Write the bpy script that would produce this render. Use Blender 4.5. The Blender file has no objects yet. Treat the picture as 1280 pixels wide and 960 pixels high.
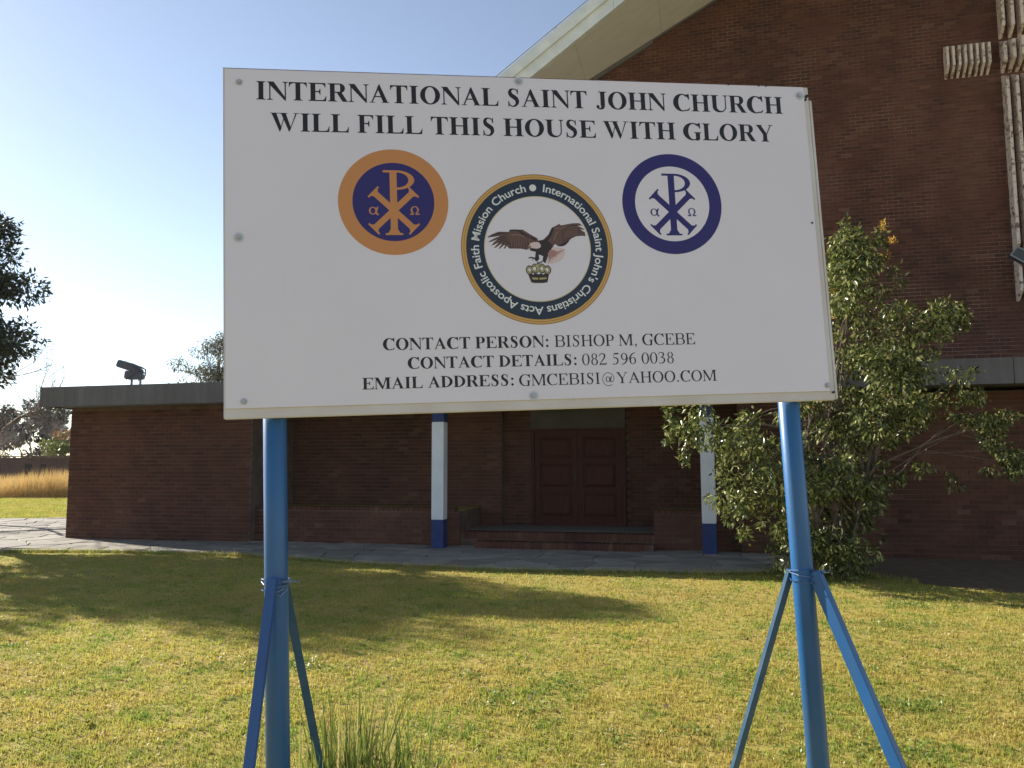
import bpy, bmesh, math, random
import numpy as np
from mathutils import Vector, Matrix, geometry
R_ = math.radians
rnd = random.Random(7); npr = np.random.default_rng(11)
scn = bpy.context.scene; COL = scn.collection

# ---------------------------------------------------------------- camera, sky, sun, exposure
cam = bpy.data.cameras.new("camera"); camo = bpy.data.objects.new("camera", cam); COL.objects.link(camo)
cam.sensor_width = 36.0; cam.lens = 27.28; cam.clip_start = .05; cam.clip_end = 2000
camo.matrix_world = Matrix.Translation((0, 0, 1.75)) @ Matrix.Rotation(R_(95.55), 4, 'X') @ Matrix.Rotation(R_(-.26), 4, 'Z')
scn.camera = camo
SUN_EL = 25.0; SUN_DIR = Vector((-.84 * math.cos(R_(SUN_EL)), .542 * math.cos(R_(SUN_EL)), math.sin(R_(SUN_EL)))).normalized()
w = bpy.data.worlds.new("World"); scn.world = w; w.use_nodes = True
nt = w.node_tree; bg = nt.nodes["Background"]
sky = nt.nodes.new("ShaderNodeTexSky"); sky.sky_type = 'NISHITA'; sky.sun_disc = False
sky.sun_elevation = R_(SUN_EL); sky.sun_rotation = math.atan2(SUN_DIR.x, SUN_DIR.y)
sky.air_density = 1.0; sky.dust_density = .55; sky.ozone_density = 1.0; sky.altitude = 1400
hs = nt.nodes.new("ShaderNodeHueSaturation"); hs.inputs["Saturation"].default_value = .80
nt.links.new(sky.outputs[0], hs.inputs["Color"]); nt.links.new(hs.outputs[0], bg.inputs[0]); bg.inputs[1].default_value = .085
sl = bpy.data.lights.new("sun", 'SUN'); sl.energy = 5.0; sl.angle = R_(.53); sl.color = (1, .93, .82)
so = bpy.data.objects.new("sun", sl); COL.objects.link(so)
so.rotation_euler = (-SUN_DIR).to_track_quat('-Z', 'Y').to_euler(); so.location = SUN_DIR * 50
scn.view_settings.view_transform = 'Standard'; scn.view_settings.look = 'None'
scn.view_settings.exposure = 1.16; scn.view_settings.gamma = 1
scn.cycles.max_bounces = 6; scn.cycles.transparent_max_bounces = 6

# ---------------------------------------------------------------- materials
def mat(name, base=(.5, .5, .5), rough=.8, spec=.3, metal=0):
    m = bpy.data.materials.new(name); m.use_nodes = True
    b = m.node_tree.nodes["Principled BSDF"]
    b.inputs["Base Color"].default_value = (*base, 1); b.inputs["Roughness"].default_value = rough
    b.inputs["Specular IOR Level"].default_value = spec; b.inputs["Metallic"].default_value = metal
    return m
def N(m, t, **kw):
    n = m.node_tree.nodes.new(t)
    for k, v in kw.items(): setattr(n, k, v)
    return n
def LK(m, a, b): m.node_tree.links.new(a, b)
def P(m): return m.node_tree.nodes["Principled BSDF"]
def coord(m, scale=(1, 1, 1), kind="Object"):
    tc = N(m, "ShaderNodeTexCoord"); mp = N(m, "ShaderNodeMapping"); mp.inputs["Scale"].default_value = scale
    LK(m, tc.outputs[kind], mp.inputs[0]); return mp.outputs[0]
def wpos(m, scale=(1, 1, 1)):
    g = N(m, "ShaderNodeNewGeometry"); mp = N(m, "ShaderNodeMapping"); mp.inputs["Scale"].default_value = scale
    LK(m, g.outputs["Position"], mp.inputs[0]); return mp.outputs[0]
def noise(m, vec, scale=5, detail=4, rough=.55):
    n = N(m, "ShaderNodeTexNoise"); n.inputs["Scale"].default_value = scale
    n.inputs["Detail"].default_value = detail; n.inputs["Roughness"].default_value = rough
    LK(m, vec, n.inputs["Vector"]); return n.outputs["Fac"]
def ramp(m, fac, stops):
    r = N(m, "ShaderNodeValToRGB"); e = r.color_ramp.elements
    while len(e) < len(stops): e.new(.5)
    for i, (p, c) in enumerate(stops):
        e[i].position = p; e[i].color = (*c, 1) if len(c) == 3 else c
    LK(m, fac, r.inputs[0]); return r.outputs[0]
def mix(m, fac, a, b, mode='MIX'):
    n = N(m, "ShaderNodeMix", data_type='RGBA', blend_type=mode)
    for s, v in ((0, fac), (6, a), (7, b)):
        if hasattr(v, "is_linked") or hasattr(v, "node"): LK(m, v, n.inputs[s])
        else: n.inputs[s].default_value = v if s == 0 else (*v, 1)
    return n.outputs[2]
def bump(m, h, strength=.3, dist=.01):
    b = N(m, "ShaderNodeBump"); b.inputs["Strength"].default_value = strength; b.inputs["Distance"].default_value = dist
    LK(m, h, b.inputs["Height"]); LK(m, b.outputs[0], P(m).inputs["Normal"])
def base(m, c): LK(m, c, P(m).inputs["Base Color"])
def attr(m, name):
    a = N(m, "ShaderNodeAttribute"); a.attribute_name = name; return a.outputs["Fac"]
def mk_noisy(name, c1, c2, sc=6, rough=.8, bs=.3, bd=.005, vec=None, spec=.3):
    m = mat(name, c1, rough, spec); v = coord(m)
    f = noise(m, v, sc, 6); base(m, ramp(m, f, [(.3, c1), (.7, c2)]))
    bump(m, noise(m, v, sc * 12, 4), bs, bd); return m

# brick: colour belongs to each brick (tint attribute) with mottling
m = M_brick = mat("brick_face", (.1, .05, .04), .88, .15)
v = wpos(m); t = attr(m, "tint")
c = ramp(m, t, [(0, (.032, .012, .009)), (.2, (.078, .027, .017)), (.75, (.132, .046, .028)), (.93, (.165, .072, .045)), (1, (.24, .125, .085))])
c = mix(m, ramp(m, noise(m, v, 40, 4), [(.35, (0, 0, 0)), (.75, (1, 1, 1))]), c, (.075, .040, .032))
c = mix(m, .4, c, ramp(m, noise(m, wpos(m, (1, 1, .45)), .6, 5, .6), [(.3, (.045, .026, .02)), (.5, (.11, .05, .034)), (.72, (.20, .10, .065))]))
base(m, c); bump(m, noise(m, v, 90, 3), .4, .004)
m = M_mortar = mat("mortar", (.2, .15, .12), .95, .1); v = wpos(m)
base(m, ramp(m, noise(m, v, 3.5, 5), [(.3, (.105, .072, .058)), (.7, (.19, .135, .105))])); bump(m, noise(m, v, 120), .4, .003)
m = M_mortar2 = mat("pale_patchy_mortar", (.3, .2, .16), .95, .1); v = wpos(m)
base(m, ramp(m, noise(m, v, 1.1, 6, .65), [(.35, (.10, .06, .045)), (.52, (.22, .145, .115)), (.7, (.40, .29, .24))]))
# fascia concrete with board marks
m = M_fascia = mat("board_marked_concrete", (.15, .14, .14), .9, .2)
v = coord(m, (1, 1, .06)); f = noise(m, v, 7, 5, .7)
c = ramp(m, f, [(.25, (.115, .108, .108)), (.55, (.155, .146, .146)), (.8, (.215, .2, .195))])
v2 = coord(m); c = mix(m, ramp(m, noise(m, v2, 1.2, 4), [(.4, (0, 0, 0)), (.8, (.6, .6, .6))]), c, (.10, .09, .085)); base(m, c)
bump(m, f, .5, .01)
M_rakefascia = mk_noisy("weathered_white_fascia", (.60, .63, .62), (.78, .80, .77), 3, .8, .3, .004)
m = M_soffit = mat("cream_soffit", (.55, .46, .33), .8, .2); v = coord(m, (.5, 3, 3))
base(m, ramp(m, noise(m, v, 1.2, 5), [(.3, (.72, .69, .65)), (.7, (.80, .77, .73))]))
m = M_whiteconc = mat("flaking_white_concrete", (.6, .5, .42), .85, .2); v = coord(m)
base(m, mix(m, ramp(m, noise(m, v, 9, 6, .7), [(.53, (0, 0, 0)), (.60, (1, 1, 1))]), (.66, .55, .48), (.20, .12, .09)))
bump(m, noise(m, v, 30, 5), .6, .01)
M_roof = mk_noisy("roof_surface", (.18, .18, .18), (.28, .27, .26), 2)
m = M_white = mat("white_column_paint", (.7, .7, .7), .6, .3); v = coord(m, (1, 1, .5))
base(m, ramp(m, noise(m, v, 5, 5), [(.3, (.62, .63, .66)), (.7, (.76, .77, .78))])); bump(m, noise(m, v, 25), .2, .004)
m = M_blueband = mat("blue_column_paint", (.04, .09, .3), .6, .3); v = coord(m)
base(m, ramp(m, noise(m, v, 7, 5), [(.3, (.018, .035, .12)), (.7, (.03, .055, .17))]))
m = M_door = mat("varnished_door_wood", (.12, .04, .025), .6, .2); v = coord(m, (8, 8, .6))
base(m, ramp(m, noise(m, v, 6, 6), [(.3, (.042, .012, .007)), (.7, (.088, .027, .015))])); bump(m, noise(m, v, 20), .2, .003)
M_transom = mk_noisy("grey_transom_board", (.075, .07, .058), (.11, .10, .085), 2)
M_tarn = mat("dull_brass", (.06, .045, .025), .5, .4, .6)
m = M_slab = mat("crazy_paving_stone", (.3, .27, .23), .8, .3); v = wpos(m); t = attr(m, "tint")
c = ramp(m, t, [(0, (.20, .18, .14)), (.5, (.27, .245, .195)), (1, (.35, .31, .25))])
base(m, mix(m, ramp(m, noise(m, v, 3, 6), [(.35, (0, 0, 0)), (.7, (.7, .7, .7))]), c, (.19, .165, .14))); bump(m, noise(m, v, 12, 6), .5, .01)
m = M_grout = mk_noisy("pale_paving_joint", (.33, .30, .25), (.42, .38, .31), 4)
M_kerb = mk_noisy("pale_edge_stone", (.32, .28, .24), (.45, .40, .34), 5)
# signboard
m = M_sign = mat("white_sign_sheet", (.74, .71, .75), .42, .3); v = coord(m)
base(m, ramp(m, noise(m, v, 1.6, 4), [(.3, (.655, .63, .74)), (.7, (.685, .655, .765))])); bump(m, noise(m, v, 2.2, 2), .35, .012)
stk = ramp(m, noise(m, coord(m, (9, 9, .5)), 3, 5, .7), [(.58, (0, 0, 0)), (.9, (.13, .13, .13))]); bc = P(m).inputs['Base Color'].links[0].from_socket; base(m, mix(m, stk, bc, (.52, .47, .45)))
m = M_flange = mat("dirty_white_steel_frame", (.6, .57, .52), .55, .35); v = coord(m)
c = ramp(m, noise(m, v, 4, 5), [(.35, (.58, .56, .59)), (.75, (.48, .44, .42))])
base(m, mix(m, ramp(m, noise(m, v, 22, 6, .7), [(.66, (0, 0, 0)), (.74, (1, 1, 1))]), c, (.22, .12, .07)))
m = M_rust = mk_noisy("rusty_edge", (.30, .17, .12), (.16, .07, .04), 30)
M_ink = mat("black_print", (.018, .017, .022), .45, .3)
M_navy = mat("navy_blue_print", (.028, .022, .15), .45, .3)
M_navy2 = mat("dark_slate_print", (.02, .032, .062), .45, .3)
M_orange = mat("orange_print", (.52, .23, .085), .45, .3)
M_gold = mat("gold_print", (.56, .33, .09), .4, .4)
M_golddk = mat("dark_gold_print", (.27, .13, .04), .45, .4)
M_pale = mat("pale_print", (.66, .68, .72), .45, .3)
M_cream = mat("cream_line_print", (.55, .48, .3), .45, .3)
m = M_post = mat("blue_gloss_paint", (.02, .15, .26), .36, .5); v = coord(m, (1, 1, .7))
c = ramp(m, noise(m, v, 3, 5), [(.3, (.010, .082, .24)), (.7, (.016, .115, .31))])
c = mix(m, ramp(m, noise(m, v, 32, 6, .75), [(.68, (0, 0, 0)), (.71, (1, 1, 1))]), c, (.15, .10, .08))
c = mix(m, ramp(m, noise(m, coord(m, (6, 6, .8)), 3, 5, .7), [(.45, (0, 0, 0)), (.8, (.5, .5, .5))]), c, (.05, .09, .16))
base(m, c); bump(m, noise(m, v, 60, 3), .15, .002)
m = M_brace = mat("royal_blue_paint", (.015, .10, .36), .42, .5); v = coord(m)
c = ramp(m, noise(m, v, 4, 5), [(.3, (.016, .06, .20)), (.7, (.022, .09, .27))])
base(m, mix(m, ramp(m, noise(m, v, 38, 5, .7), [(.68, (0, 0, 0)), (.72, (1, 1, 1))]), c, (.15, .10, .09)))
M_lampdkblue = mk_noisy("shaded_blue_paint", (.02, .075, .15), (.055, .11, .17), 14, .45, .2, .003)  # darker blue for the back braces, with their unlit faces' shade in the colour
M_wire = mat("galvanised_wire", (.16, .22, .34), .5, .4, .4)
M_bolt = mat("zinc_bolt", (.40, .41, .46), .5, .4, .3)
M_halo = mat("faded_blue_stain", (.50, .53, .62), .5, .3)
M_lampdk = mat("dark_grey_metal", (.10, .10, .12), .5, .4, .2)
M_lampgrey = mat("weathered_grey_metal", (.25, .25, .25), .5, .4, .2)
m = M_glass = mat("lamp_glass", (.06, .065, .065), .4, .35)
M_lead = mat("dark_opening_infill", (.03, .03, .03), .6, .2)

# vegetation
def leafmat(name, stops, trans=.35, sc=.9, rough=.45, tcol=None):
    m = mat(name, stops[0][1], rough, .4); t = attr(m, "tint")
    c = ramp(m, t, stops); base(m, c)
    tr = N(m, "ShaderNodeBsdfTranslucent"); LK(m, c, tr.inputs[0])
    ms = N(m, "ShaderNodeMixShader"); ms.inputs[0].default_value = trans
    out = m.node_tree.nodes["Material Output"]
    LK(m, P(m).outputs[0], ms.inputs[1]); LK(m, tr.outputs[0], ms.inputs[2]); LK(m, ms.outputs[0], out.inputs[0]); return m
M_leaf = leafmat("glossy_green_leaf", [(0, (.035, .05, .016)), (.5, (.095, .12, .03)), (.8, (.26, .28, .08)), (1, (.55, .53, .26))], .40, rough=.28)  # wide tint spread paints bright highlights and dark interior into the leaf colour
M_yellowleaf = leafmat("orange_yellow_leaf", [(0, (.45, .22, .03)), (1, (.65, .42, .06))], .35)
M_darkleaf = leafmat("dark_evergreen_leaf", [(0, (.02, .03, .014)), (1, (.05, .065, .03))], .25)
M_greyleaf = leafmat("grey_green_leaf", [(0, (.07, .085, .06)), (.7, (.13, .14, .10)), (1, (.2, .2, .12))], .3)
M_farleaf = leafmat("distant_dark_leaf", [(0, (.045, .055, .045)), (1, (.10, .11, .09))], .2)
M_farbright = leafmat("distant_lime_leaf", [(0, (.07, .10, .02)), (1, (.22, .24, .05))], .4)
M_farorange = leafmat("distant_orange_leaf", [(0, (.25, .12, .05)), (1, (.38, .2, .08))], .3)
M_bark = mk_noisy("bark", (.10, .075, .055), (.17, .13, .10), 12)
M_fartwig = mk_noisy("bare_brown_twig", (.15, .115, .105), (.22, .175, .16), 2)
m = M_soil = mat("lawn_soil", (.3, .22, .1), .95, .1); v = wpos(m)
c = ramp(m, noise(m, v, 2.2, 7, .65), [(.3, (.34, .27, .075)), (.5, (.42, .34, .085)), (.72, (.31, .31, .06))])
base(m, mix(m, ramp(m, noise(m, v, 30, 4), [(.4, (0, 0, 0)), (.7, (1, 1, 1))]), c, (.17, .115, .05))); bump(m, noise(m, v, 50, 4), .5, .01)
m = M_grass = mat("lawn_grass", (.3, .27, .08), .45, .5); v = wpos(m); t = attr(m, "tint")
pn = ramp(m, noise(m, v, 1.3, 6, .62), [(.42, (0, 0, 0)), (.58, (1, 1, 1))])
yel = ramp(m, t, [(0, (.38, .27, .08)), (.3, (.50, .40, .105)), (.6, (.47, .42, .085)), (1, (.36, .38, .06))])
grn = ramp(m, t, [(0, (.40, .37, .085)), (.4, (.32, .36, .06)), (1, (.17, .27, .035))])
c = mix(m, pn, yel, grn)
pn3 = ramp(m, noise(m, wpos(m, (1, 1.6, 1)), .35, 3, .5), [(.46, (0, 0, 0)), (.68, (.35, .35, .35))])
c = mix(m, pn3, c, (.38, .25, .10))
pn2 = ramp(m, noise(m, v, 2.6, 5, .65), [(.56, (0, 0, 0)), (.70, (1, 1, 1))])
c = mix(m, pn2, c, (.12, .21, .03))
base(m, c)
tr = N(m, "ShaderNodeBsdfTranslucent"); LK(m, c, tr.inputs[0]); ms = N(m, "ShaderNodeMixShader"); ms.inputs[0].default_value = .5
LK(m, P(m).outputs[0], ms.inputs[1]); LK(m, tr.outputs[0], ms.inputs[2]); LK(m, ms.outputs[0], m.node_tree.nodes["Material Output"].inputs[0])
M_dry = leafmat("dry_tall_grass", [(0, (.52, .32, .12)), (.6, (.68, .47, .19)), (1, (.52, .44, .16))], .35, rough=.7)
M_tuft = leafmat("long_green_grass", [(0, (.08, .13, .025)), (.55, (.17, .22, .045)), (.85, (.34, .32, .10)), (1, (.48, .38, .17))], .35, rough=.5)
M_deadleaf = mat("dead_leaf", (.16, .09, .045), .8, .2)

# ---------------------------------------------------------------- object helpers
def link(o, parent=None):
    COL.objects.link(o)
    if parent is not None: o.parent = parent
    return o
def tag(o, label=None, cat=None, group=None, kind=None):
    if label: o["label"] = label
    if cat: o["category"] = cat
    if group: o["group"] = group
    if kind: o["kind"] = kind
    return o
def empty(name, loc=(0, 0, 0), rz=0, mw=None, **kw):
    o = bpy.data.objects.new(name, None); o.empty_display_size = .2; COL.objects.link(o)
    if mw is not None: o.matrix_world = mw
    else: o.location = loc; o.rotation_euler = (0, 0, rz)
    return tag(o, **kw)
def obj(name, me, m, parent=None, smooth=False):
    if m is not None and not me.materials: me.materials.append(m)
    if smooth: me.polygons.foreach_set("use_smooth", [True] * len(me.polygons))
    return link(bpy.data.objects.new(name, me), parent)
class MB:
    def __init__(s): s.v = []; s.f = []; s.t = []
    def add(s, vs, fs, tint=None):
        o = len(s.v); s.v += [tuple(p) for p in vs]; s.f += [tuple(i + o for i in f) for f in fs]
        if tint is not None: s.t += [tint] * len(fs)
        return s
    def box(s, a, b, tint=None, back=True):
        x0, y0, z0 = a; x1, y1, z1 = b
        fs = [(0, 1, 5, 4), (1, 2, 6, 5), (3, 0, 4, 7), (4, 5, 6, 7), (0, 3, 2, 1)]
        if back: fs.append((2, 3, 7, 6))
        return s.add([(x0, y0, z0), (x1, y0, z0), (x1, y1, z0), (x0, y1, z0), (x0, y0, z1), (x1, y0, z1), (x1, y1, z1), (x0, y1, z1)], fs, tint)
    def cyl(s, p0, p1, r0, r1=None, n=16, cap=True):
        r1 = r0 if r1 is None else r1
        p0 = Vector(p0); p1 = Vector(p1); d = (p1 - p0).normalized()
        a = d.orthogonal().normalized(); b = d.cross(a); vs = []
        for p, r in ((p0, r0), (p1, r1)):
            for i in range(n):
                t = 2 * math.pi * i / n; vs.append(p + (a * math.cos(t) + b * math.sin(t)) * r)
        fs = [(i, (i + 1) % n, n + (i + 1) % n, n + i) for i in range(n)]
        if cap: fs += [tuple(range(n - 1, -1, -1)), tuple(range(n, 2 * n))]
        return s.add(vs, fs)
    def tube(s, pts, rs, n=6):
        pts = [Vector(p) for p in pts]; vs = []; fs = []
        a = None
        for i, p in enumerate(pts):
            d = (pts[min(i + 1, len(pts) - 1)] - pts[max(i - 1, 0)]).normalized()
            a = d.orthogonal().normalized() if a is None else (a - d * a.dot(d)).normalized()
            b = d.cross(a)
            for k in range(n):
                t = 2 * math.pi * k / n; vs.append(p + (a * math.cos(t) + b * math.sin(t)) * rs[i])
        for i in range(len(pts) - 1):
            for k in range(n):
                fs.append((i * n + k, i * n + (k + 1) % n, (i + 1) * n + (k + 1) % n, (i + 1) * n + k))
        return s.add(vs, fs)
    def mesh(s, name="mesh"):
        me = bpy.data.meshes.new(name); me.from_pydata(s.v, [], s.f)
        if s.t:
            at = me.attributes.new("tint", 'FLOAT', 'FACE'); at.data.foreach_set("value", s.t)
        me.update(); return me
    def build(s, name, m, parent=None, bevel=0, smooth=False):
        me = s.mesh(name)
        if bevel:
            bm = bmesh.new(); bm.from_mesh(me)
            bmesh.ops.recalc_face_normals(bm, faces=bm.faces)
            bmesh.ops.bevel(bm, geom=[e for e in bm.edges if len(e.link_faces) == 2 and e.calc_face_angle(0) > .5], offset=bevel, segments=2, affect='EDGES')
            bm.to_mesh(me); bm.free()
        else:
            bm = bmesh.new(); bm.from_mesh(me); bmesh.ops.recalc_face_normals(bm, faces=bm.faces); bm.to_mesh(me); bm.free()
        return obj(name, me, m, parent, smooth)
def fastmesh(name, verts, faces_n, m, parent=None, tint=None, smooth=False):
    """verts (n,3) array, faces_n (k,3|4) array"""
    me = bpy.data.meshes.new(name); nv = len(verts); nf, kf = faces_n.shape
    me.vertices.add(nv); me.vertices.foreach_set("co", verts.astype(np.float32).ravel())
    me.loops.add(nf * kf); me.loops.foreach_set("vertex_index", faces_n.astype(np.int32).ravel())
    me.polygons.add(nf); me.polygons.foreach_set("loop_start", np.arange(0, nf * kf, kf, dtype=np.int32))
    if tint is not None:
        at = me.attributes.new("tint", 'FLOAT', 'FACE'); at.data.foreach_set("value", tint.astype(np.float32))
    me.update(calc_edges=True); me.validate()
    return obj(name, me, m, parent, smooth)

# building frame: local x runs along the facade, y into depth, z up
YAW = -math.atan(.24); BO = Vector((0, 15.4, 0))
BM = Matrix.Translation(BO) @ Matrix.Rotation(YAW, 4, 'Z'); BI = BM.inverted()
def bw(x, y, z=0): return BM @ Vector((x, y, z))

# ---------------------------------------------------------------- ground
gm = MB()
def gz(x, y): return 0.0
gx = [-400, -120, -40, -16, -8, 0, 8, 16, 40, 120, 400]; gy = [-60, -10, 0, 4, 8, 12, 20, 40, 80, 200, 800]
vs = [(x, y, 0) for y in gy for x in gx]; nx = len(gx)
gm.add(vs, [(j * nx + i, j * nx + i + 1, (j + 1) * nx + i + 1, (j + 1) * nx + i) for j in range(len(gy) - 1) for i in range(nx - 1)])
tag(gm.build("ground", M_soil), kind="structure")

# paving polygon in facade coordinates
PATH = [(-9.7, -2.37), (-7.36, -1.95), (-4.76, -1.95), (-3.4, -2.25), (-2.02, -2.63), (-.42, -2.78), (.68, -2.86), (3.02, -2.62), (3.85, -2.58), (4.9, -2.2), (5.0, -1.2), (5.1, .6), (4.2, .6),
        (4.2, 2.6), (-5.5, 2.6), (-5.5, .6), (-10.2, .6), (-10.2, 5.6), (-13.5, 6.6), (-19, 4.3), (-30, .5), (-30, -8), (-20, -5.5), (-13, -3.2)]
def inside(p, poly):
    c = False; n = len(poly)
    for i in range(n):
        x0, y0 = poly[i]; x1, y1 = poly[(i + 1) % n]
        if (y0 > p[1]) != (y1 > p[1]) and p[0] < (x1 - x0) * (p[1] - y0) / (y1 - y0) + x0: c = not c
    return c
def clip(poly, nx_, ny_, d):
    out = []
    for i in range(len(poly)):
        a = poly[i]; b = poly[(i + 1) % len(poly)]; da = a[0] * nx_ + a[1] * ny_ - d; db = b[0] * nx_ + b[1] * ny_ - d
        if da <= 0: out.append(a)
        if (da < 0 < db) or (db < 0 < da):
            t = da / (da - db); out.append((a[0] + (b[0] - a[0]) * t, a[1] + (b[1] - a[1]) * t))
    return out
paving = empty("paving", mw=BM, kind="structure")
from mathutils.geometry import delaunay_2d_cdt
def cdt_mesh(name, polys, z, m, parent):
    vs = []; fs = []
    for p in polys:
        o = len(vs); vs += [Vector(q) for q in p]; fs.append(list(range(o, o + len(p))))
    r = delaunay_2d_cdt(vs, [], fs, 1, 1e-4)
    me = bpy.data.meshes.new(name); me.from_pydata([(q[0], q[1], z) for q in r[0]], [], [tuple(f) for f in r[2]]); me.update()
    return obj(name, me, m, parent)
cdt_mesh("joint_bed", [PATH], .006, M_grout, paving)
seeds = []
prs = random.Random(3); CS = .62
for i in range(-49, 24):
    for j in range(-14, 12):
        x = (i + prs.uniform(.1, .9)) * CS; y = (j + prs.uniform(.1, .9)) * CS
        seeds.append((x, y))
sd = np.array(seeds); stones = []
GUT0 = (-13.09, .81); GUT1 = (-10.2, 3.6)  # dark drain line in the paving
for k, s in enumerate(seeds):
    if not inside(s, PATH): continue
    if any(not inside((s[0] + dx, s[1] + dy), PATH) for dx, dy in ((.12, 0), (-.12, 0), (0, .12), (0, -.12))): continue
    poly = [(s[0] - .8, s[1] - .8), (s[0] + .8, s[1] - .8), (s[0] + .8, s[1] + .8), (s[0] - .8, s[1] + .8)]
    dd = np.hypot(*(sd - s).T); 
    for q in np.argsort(dd)[1:22]:
        o = seeds[q]; mx, my = (s[0] + o[0]) / 2, (s[1] + o[1]) / 2; dx, dy = o[0] - s[0], o[1] - s[1]; L = math.hypot(dx, dy)
        poly = clip(poly, dx / L, dy / L, (mx * dx + my * dy) / L - .012)
    # keep inside the straight local boundary of the path (front edge)
    for i in range(0, 9):
        a, b = PATH[i], PATH[i + 1]; ex, ey = b[0] - a[0], b[1] - a[1]; L = math.hypot(ex, ey)
        if min(a[0], b[0]) - .7 < s[0] < max(a[0], b[0]) + .7: poly = clip(poly, ey / L, -ex / L, (a[0] * ey - a[1] * ex) / L - .03)
    if len(poly) < 3: continue
    stones.append((s, poly))
stones.sort(key=lambda t: (bw(*t[0]) - Vector((0, 0, 0))).length if abs(bw(*t[0]).x) < bw(*t[0]).y * .75 else 1e3)
def stone_into(mb, poly, c, h, tn):
    n = len(poly); q = [(x - c[0], y - c[1]) for x, y in poly]
    vs = [(x, y, .0) for x, y in q] + [(x, y, h - .006) for x, y in q] + [(x * .97, y * .97, h) for x, y in q]
    fs = []
    for r in (0, n):
        fs += [(r + i, r + (i + 1) % n, r + n + (i + 1) % n, r + n + i) for i in range(n)]
    fs.append(tuple(range(2 * n, 3 * n))); mb.add(vs, fs, tn)
rest = MB()
for i, (s, poly) in enumerate(stones):
    h = .026 + prs.uniform(-.006, .010); tn = prs.random()
    if i < 295:
        mb = MB(); stone_into(mb, poly, s, h, tn); o = mb.build("paving_stone", M_slab, paving); o.location = (s[0], s[1], 0)
    else:
        mb = MB(); stone_into(mb, poly, s, h, tn); rest.add([(x + s[0], y + s[1], z) for x, y, z in mb.v], mb.f, tn)
if rest.v: tag(rest.build("paving_stone_field", M_slab, paving), kind="stuff")
kb = MB()
for i in range(0, 9):
    a, b = Vector(PATH[i]), Vector(PATH[i + 1]); e = (b - a); L = e.length; e /= L; nn = Vector((e.y, -e.x)); k = max(1, round(L / .9))
    for j in range(k):
        p = a + e * (L * j / k + .004); q = a + e * (L * (j + 1) / k - .004); h = .045 + prs.uniform(-.008, .008)
        mb = MB(); c0 = p + nn * .035; c1 = q + nn * .035; c2 = q - nn * .025; c3 = p - nn * .025
        mb.add([(*c0, -.02), (*c1, -.02), (*c2, -.02), (*c3, -.02), (*c0, h), (*c1, h), (*c2, h), (*c3, h)], [(0, 1, 5, 4), (1, 2, 6, 5), (2, 3, 7, 6), (3, 0, 4, 7), (4, 5, 6, 7)])
        mb.build("edge_stone", M_kerb, paving)
g0, g1 = Vector(GUT0), Vector(GUT1)
g0 = g0 + (g0 - g1) * 1.2; g1b = Vector((-10.25, 3.9)); e = (g1b - g0).normalized(); nn = Vector((e.y, -e.x)) * .09
dr = MB(); dr.add([(*(g0 - nn), .046), (*(g1b - nn), .046), (*(g1b + nn), .046), (*(g0 + nn), .046), (*(g0 - nn), .0), (*(g1b - nn), .0), (*(g1b + nn), .0), (*(g0 + nn), .0)], [(0, 1, 2, 3), (0, 4, 5, 1), (2, 6, 7, 3)])
dr.build("drain_strip", M_lead, paving)

# ---------------------------------------------------------------- brickwork
BW, BH, PW, PH = .222, .073, .232, .085
brick_variants = []
def brick_box(mb, x, z, tn, y=0.0, w=BW, dy=.02):
    j = prs.uniform(-.0018, .0018); mb.box((x, y - .007 + j, z), (x + w, y + dy, z + BH), tn, back=False)
for k in range(10):
    mb = MB(); mb.box((0, -.007 + prs.uniform(-.0018, .0018), 0), (BW, .02, BH), prs.random(), back=False)
    brick_variants.append(mb.mesh("brick")); brick_variants[-1].materials.append(M_brick)
def brick_wall(parent, u0, u1, z0, z1, y=0.0, M=None, ok=None, single=None, limit=0, name="brick_courses", axis='x'):
    """bricks of one wall plane, running along local x (axis 'x') or local y (axis 'y', facing -x)"""
    mb = MB(); n = 0
    T = (lambda x, yy, z: (x, yy, z)) if axis == 'x' else (lambda s, d, z: (y + d, s, z))
    rows = int((z1 - z0) / PH)
    for r in range(rows):
        z = z0 + r * PH + .006; x = u0 - (PW / 2 if r % 2 else 0)
        while x < u1 - .02:
            a = max(x, u0 + .003); b = min(x + BW, u1 - .003); x += PW
            if b - a < .03: continue
            if ok and not ok((a + b) / 2, z + BH / 2): continue
            if single and n < limit and b - a > BW - .002 and single((a + b) / 2, z + BH / 2) and axis == 'x':
                o = bpy.data.objects.new("brick", brick_variants[prs.randrange(10)]); link(o, parent); o.location = (a, y, z); n += 1; continue
            if axis == 'x': brick_box(mb, a, z, prs.random(), y, b - a)
            else:
                j = prs.uniform(-.0018, .0018); mb.box((y - .007 + j, a, z), (y + .02, b, z + BH), prs.random())
    return tag(mb.build(name, M_brick, parent), kind="stuff")

# ---------------------------------------------------------------- porch annex
annex = empty("porch_annex", mw=BM, label="long low brown brick annex with flat concrete roof and dark porch", cat="building")
def wallmesh(a, b, name="wall", parent=annex): return MB().box(a, b).build(name, M_mortar, parent)
lw = wallmesh((-10.42, .003, -.2), (-5.76, 6, 2.97))
brick_wall(lw, -10.42, -5.76, .0, 2.97, 0, single=lambda u, z: u > -8.4 and .3 < z < 2.75, limit=296)
brick_wall(lw, 0, 6, 0, 2.97, -10.42, axis='y', name="side_brick_courses")
bwl = wallmesh((-5.755, 1.753, -.2), (-.66, 2.3, 2.97))
brick_wall(bwl, -5.75, -.66, 0, 2.97, 1.75)
rw2 = wallmesh((-.657, 2.013, -.2), (4.3, 2.4, 2.97))
brick_wall(rw2, -.655, 4.3, .3, 2.97, 2.01, ok=lambda u, z: not (-.02 < u < 2.04))
rw = wallmesh((4.3, .053, -.2), (15, 6, 2.9))
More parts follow.
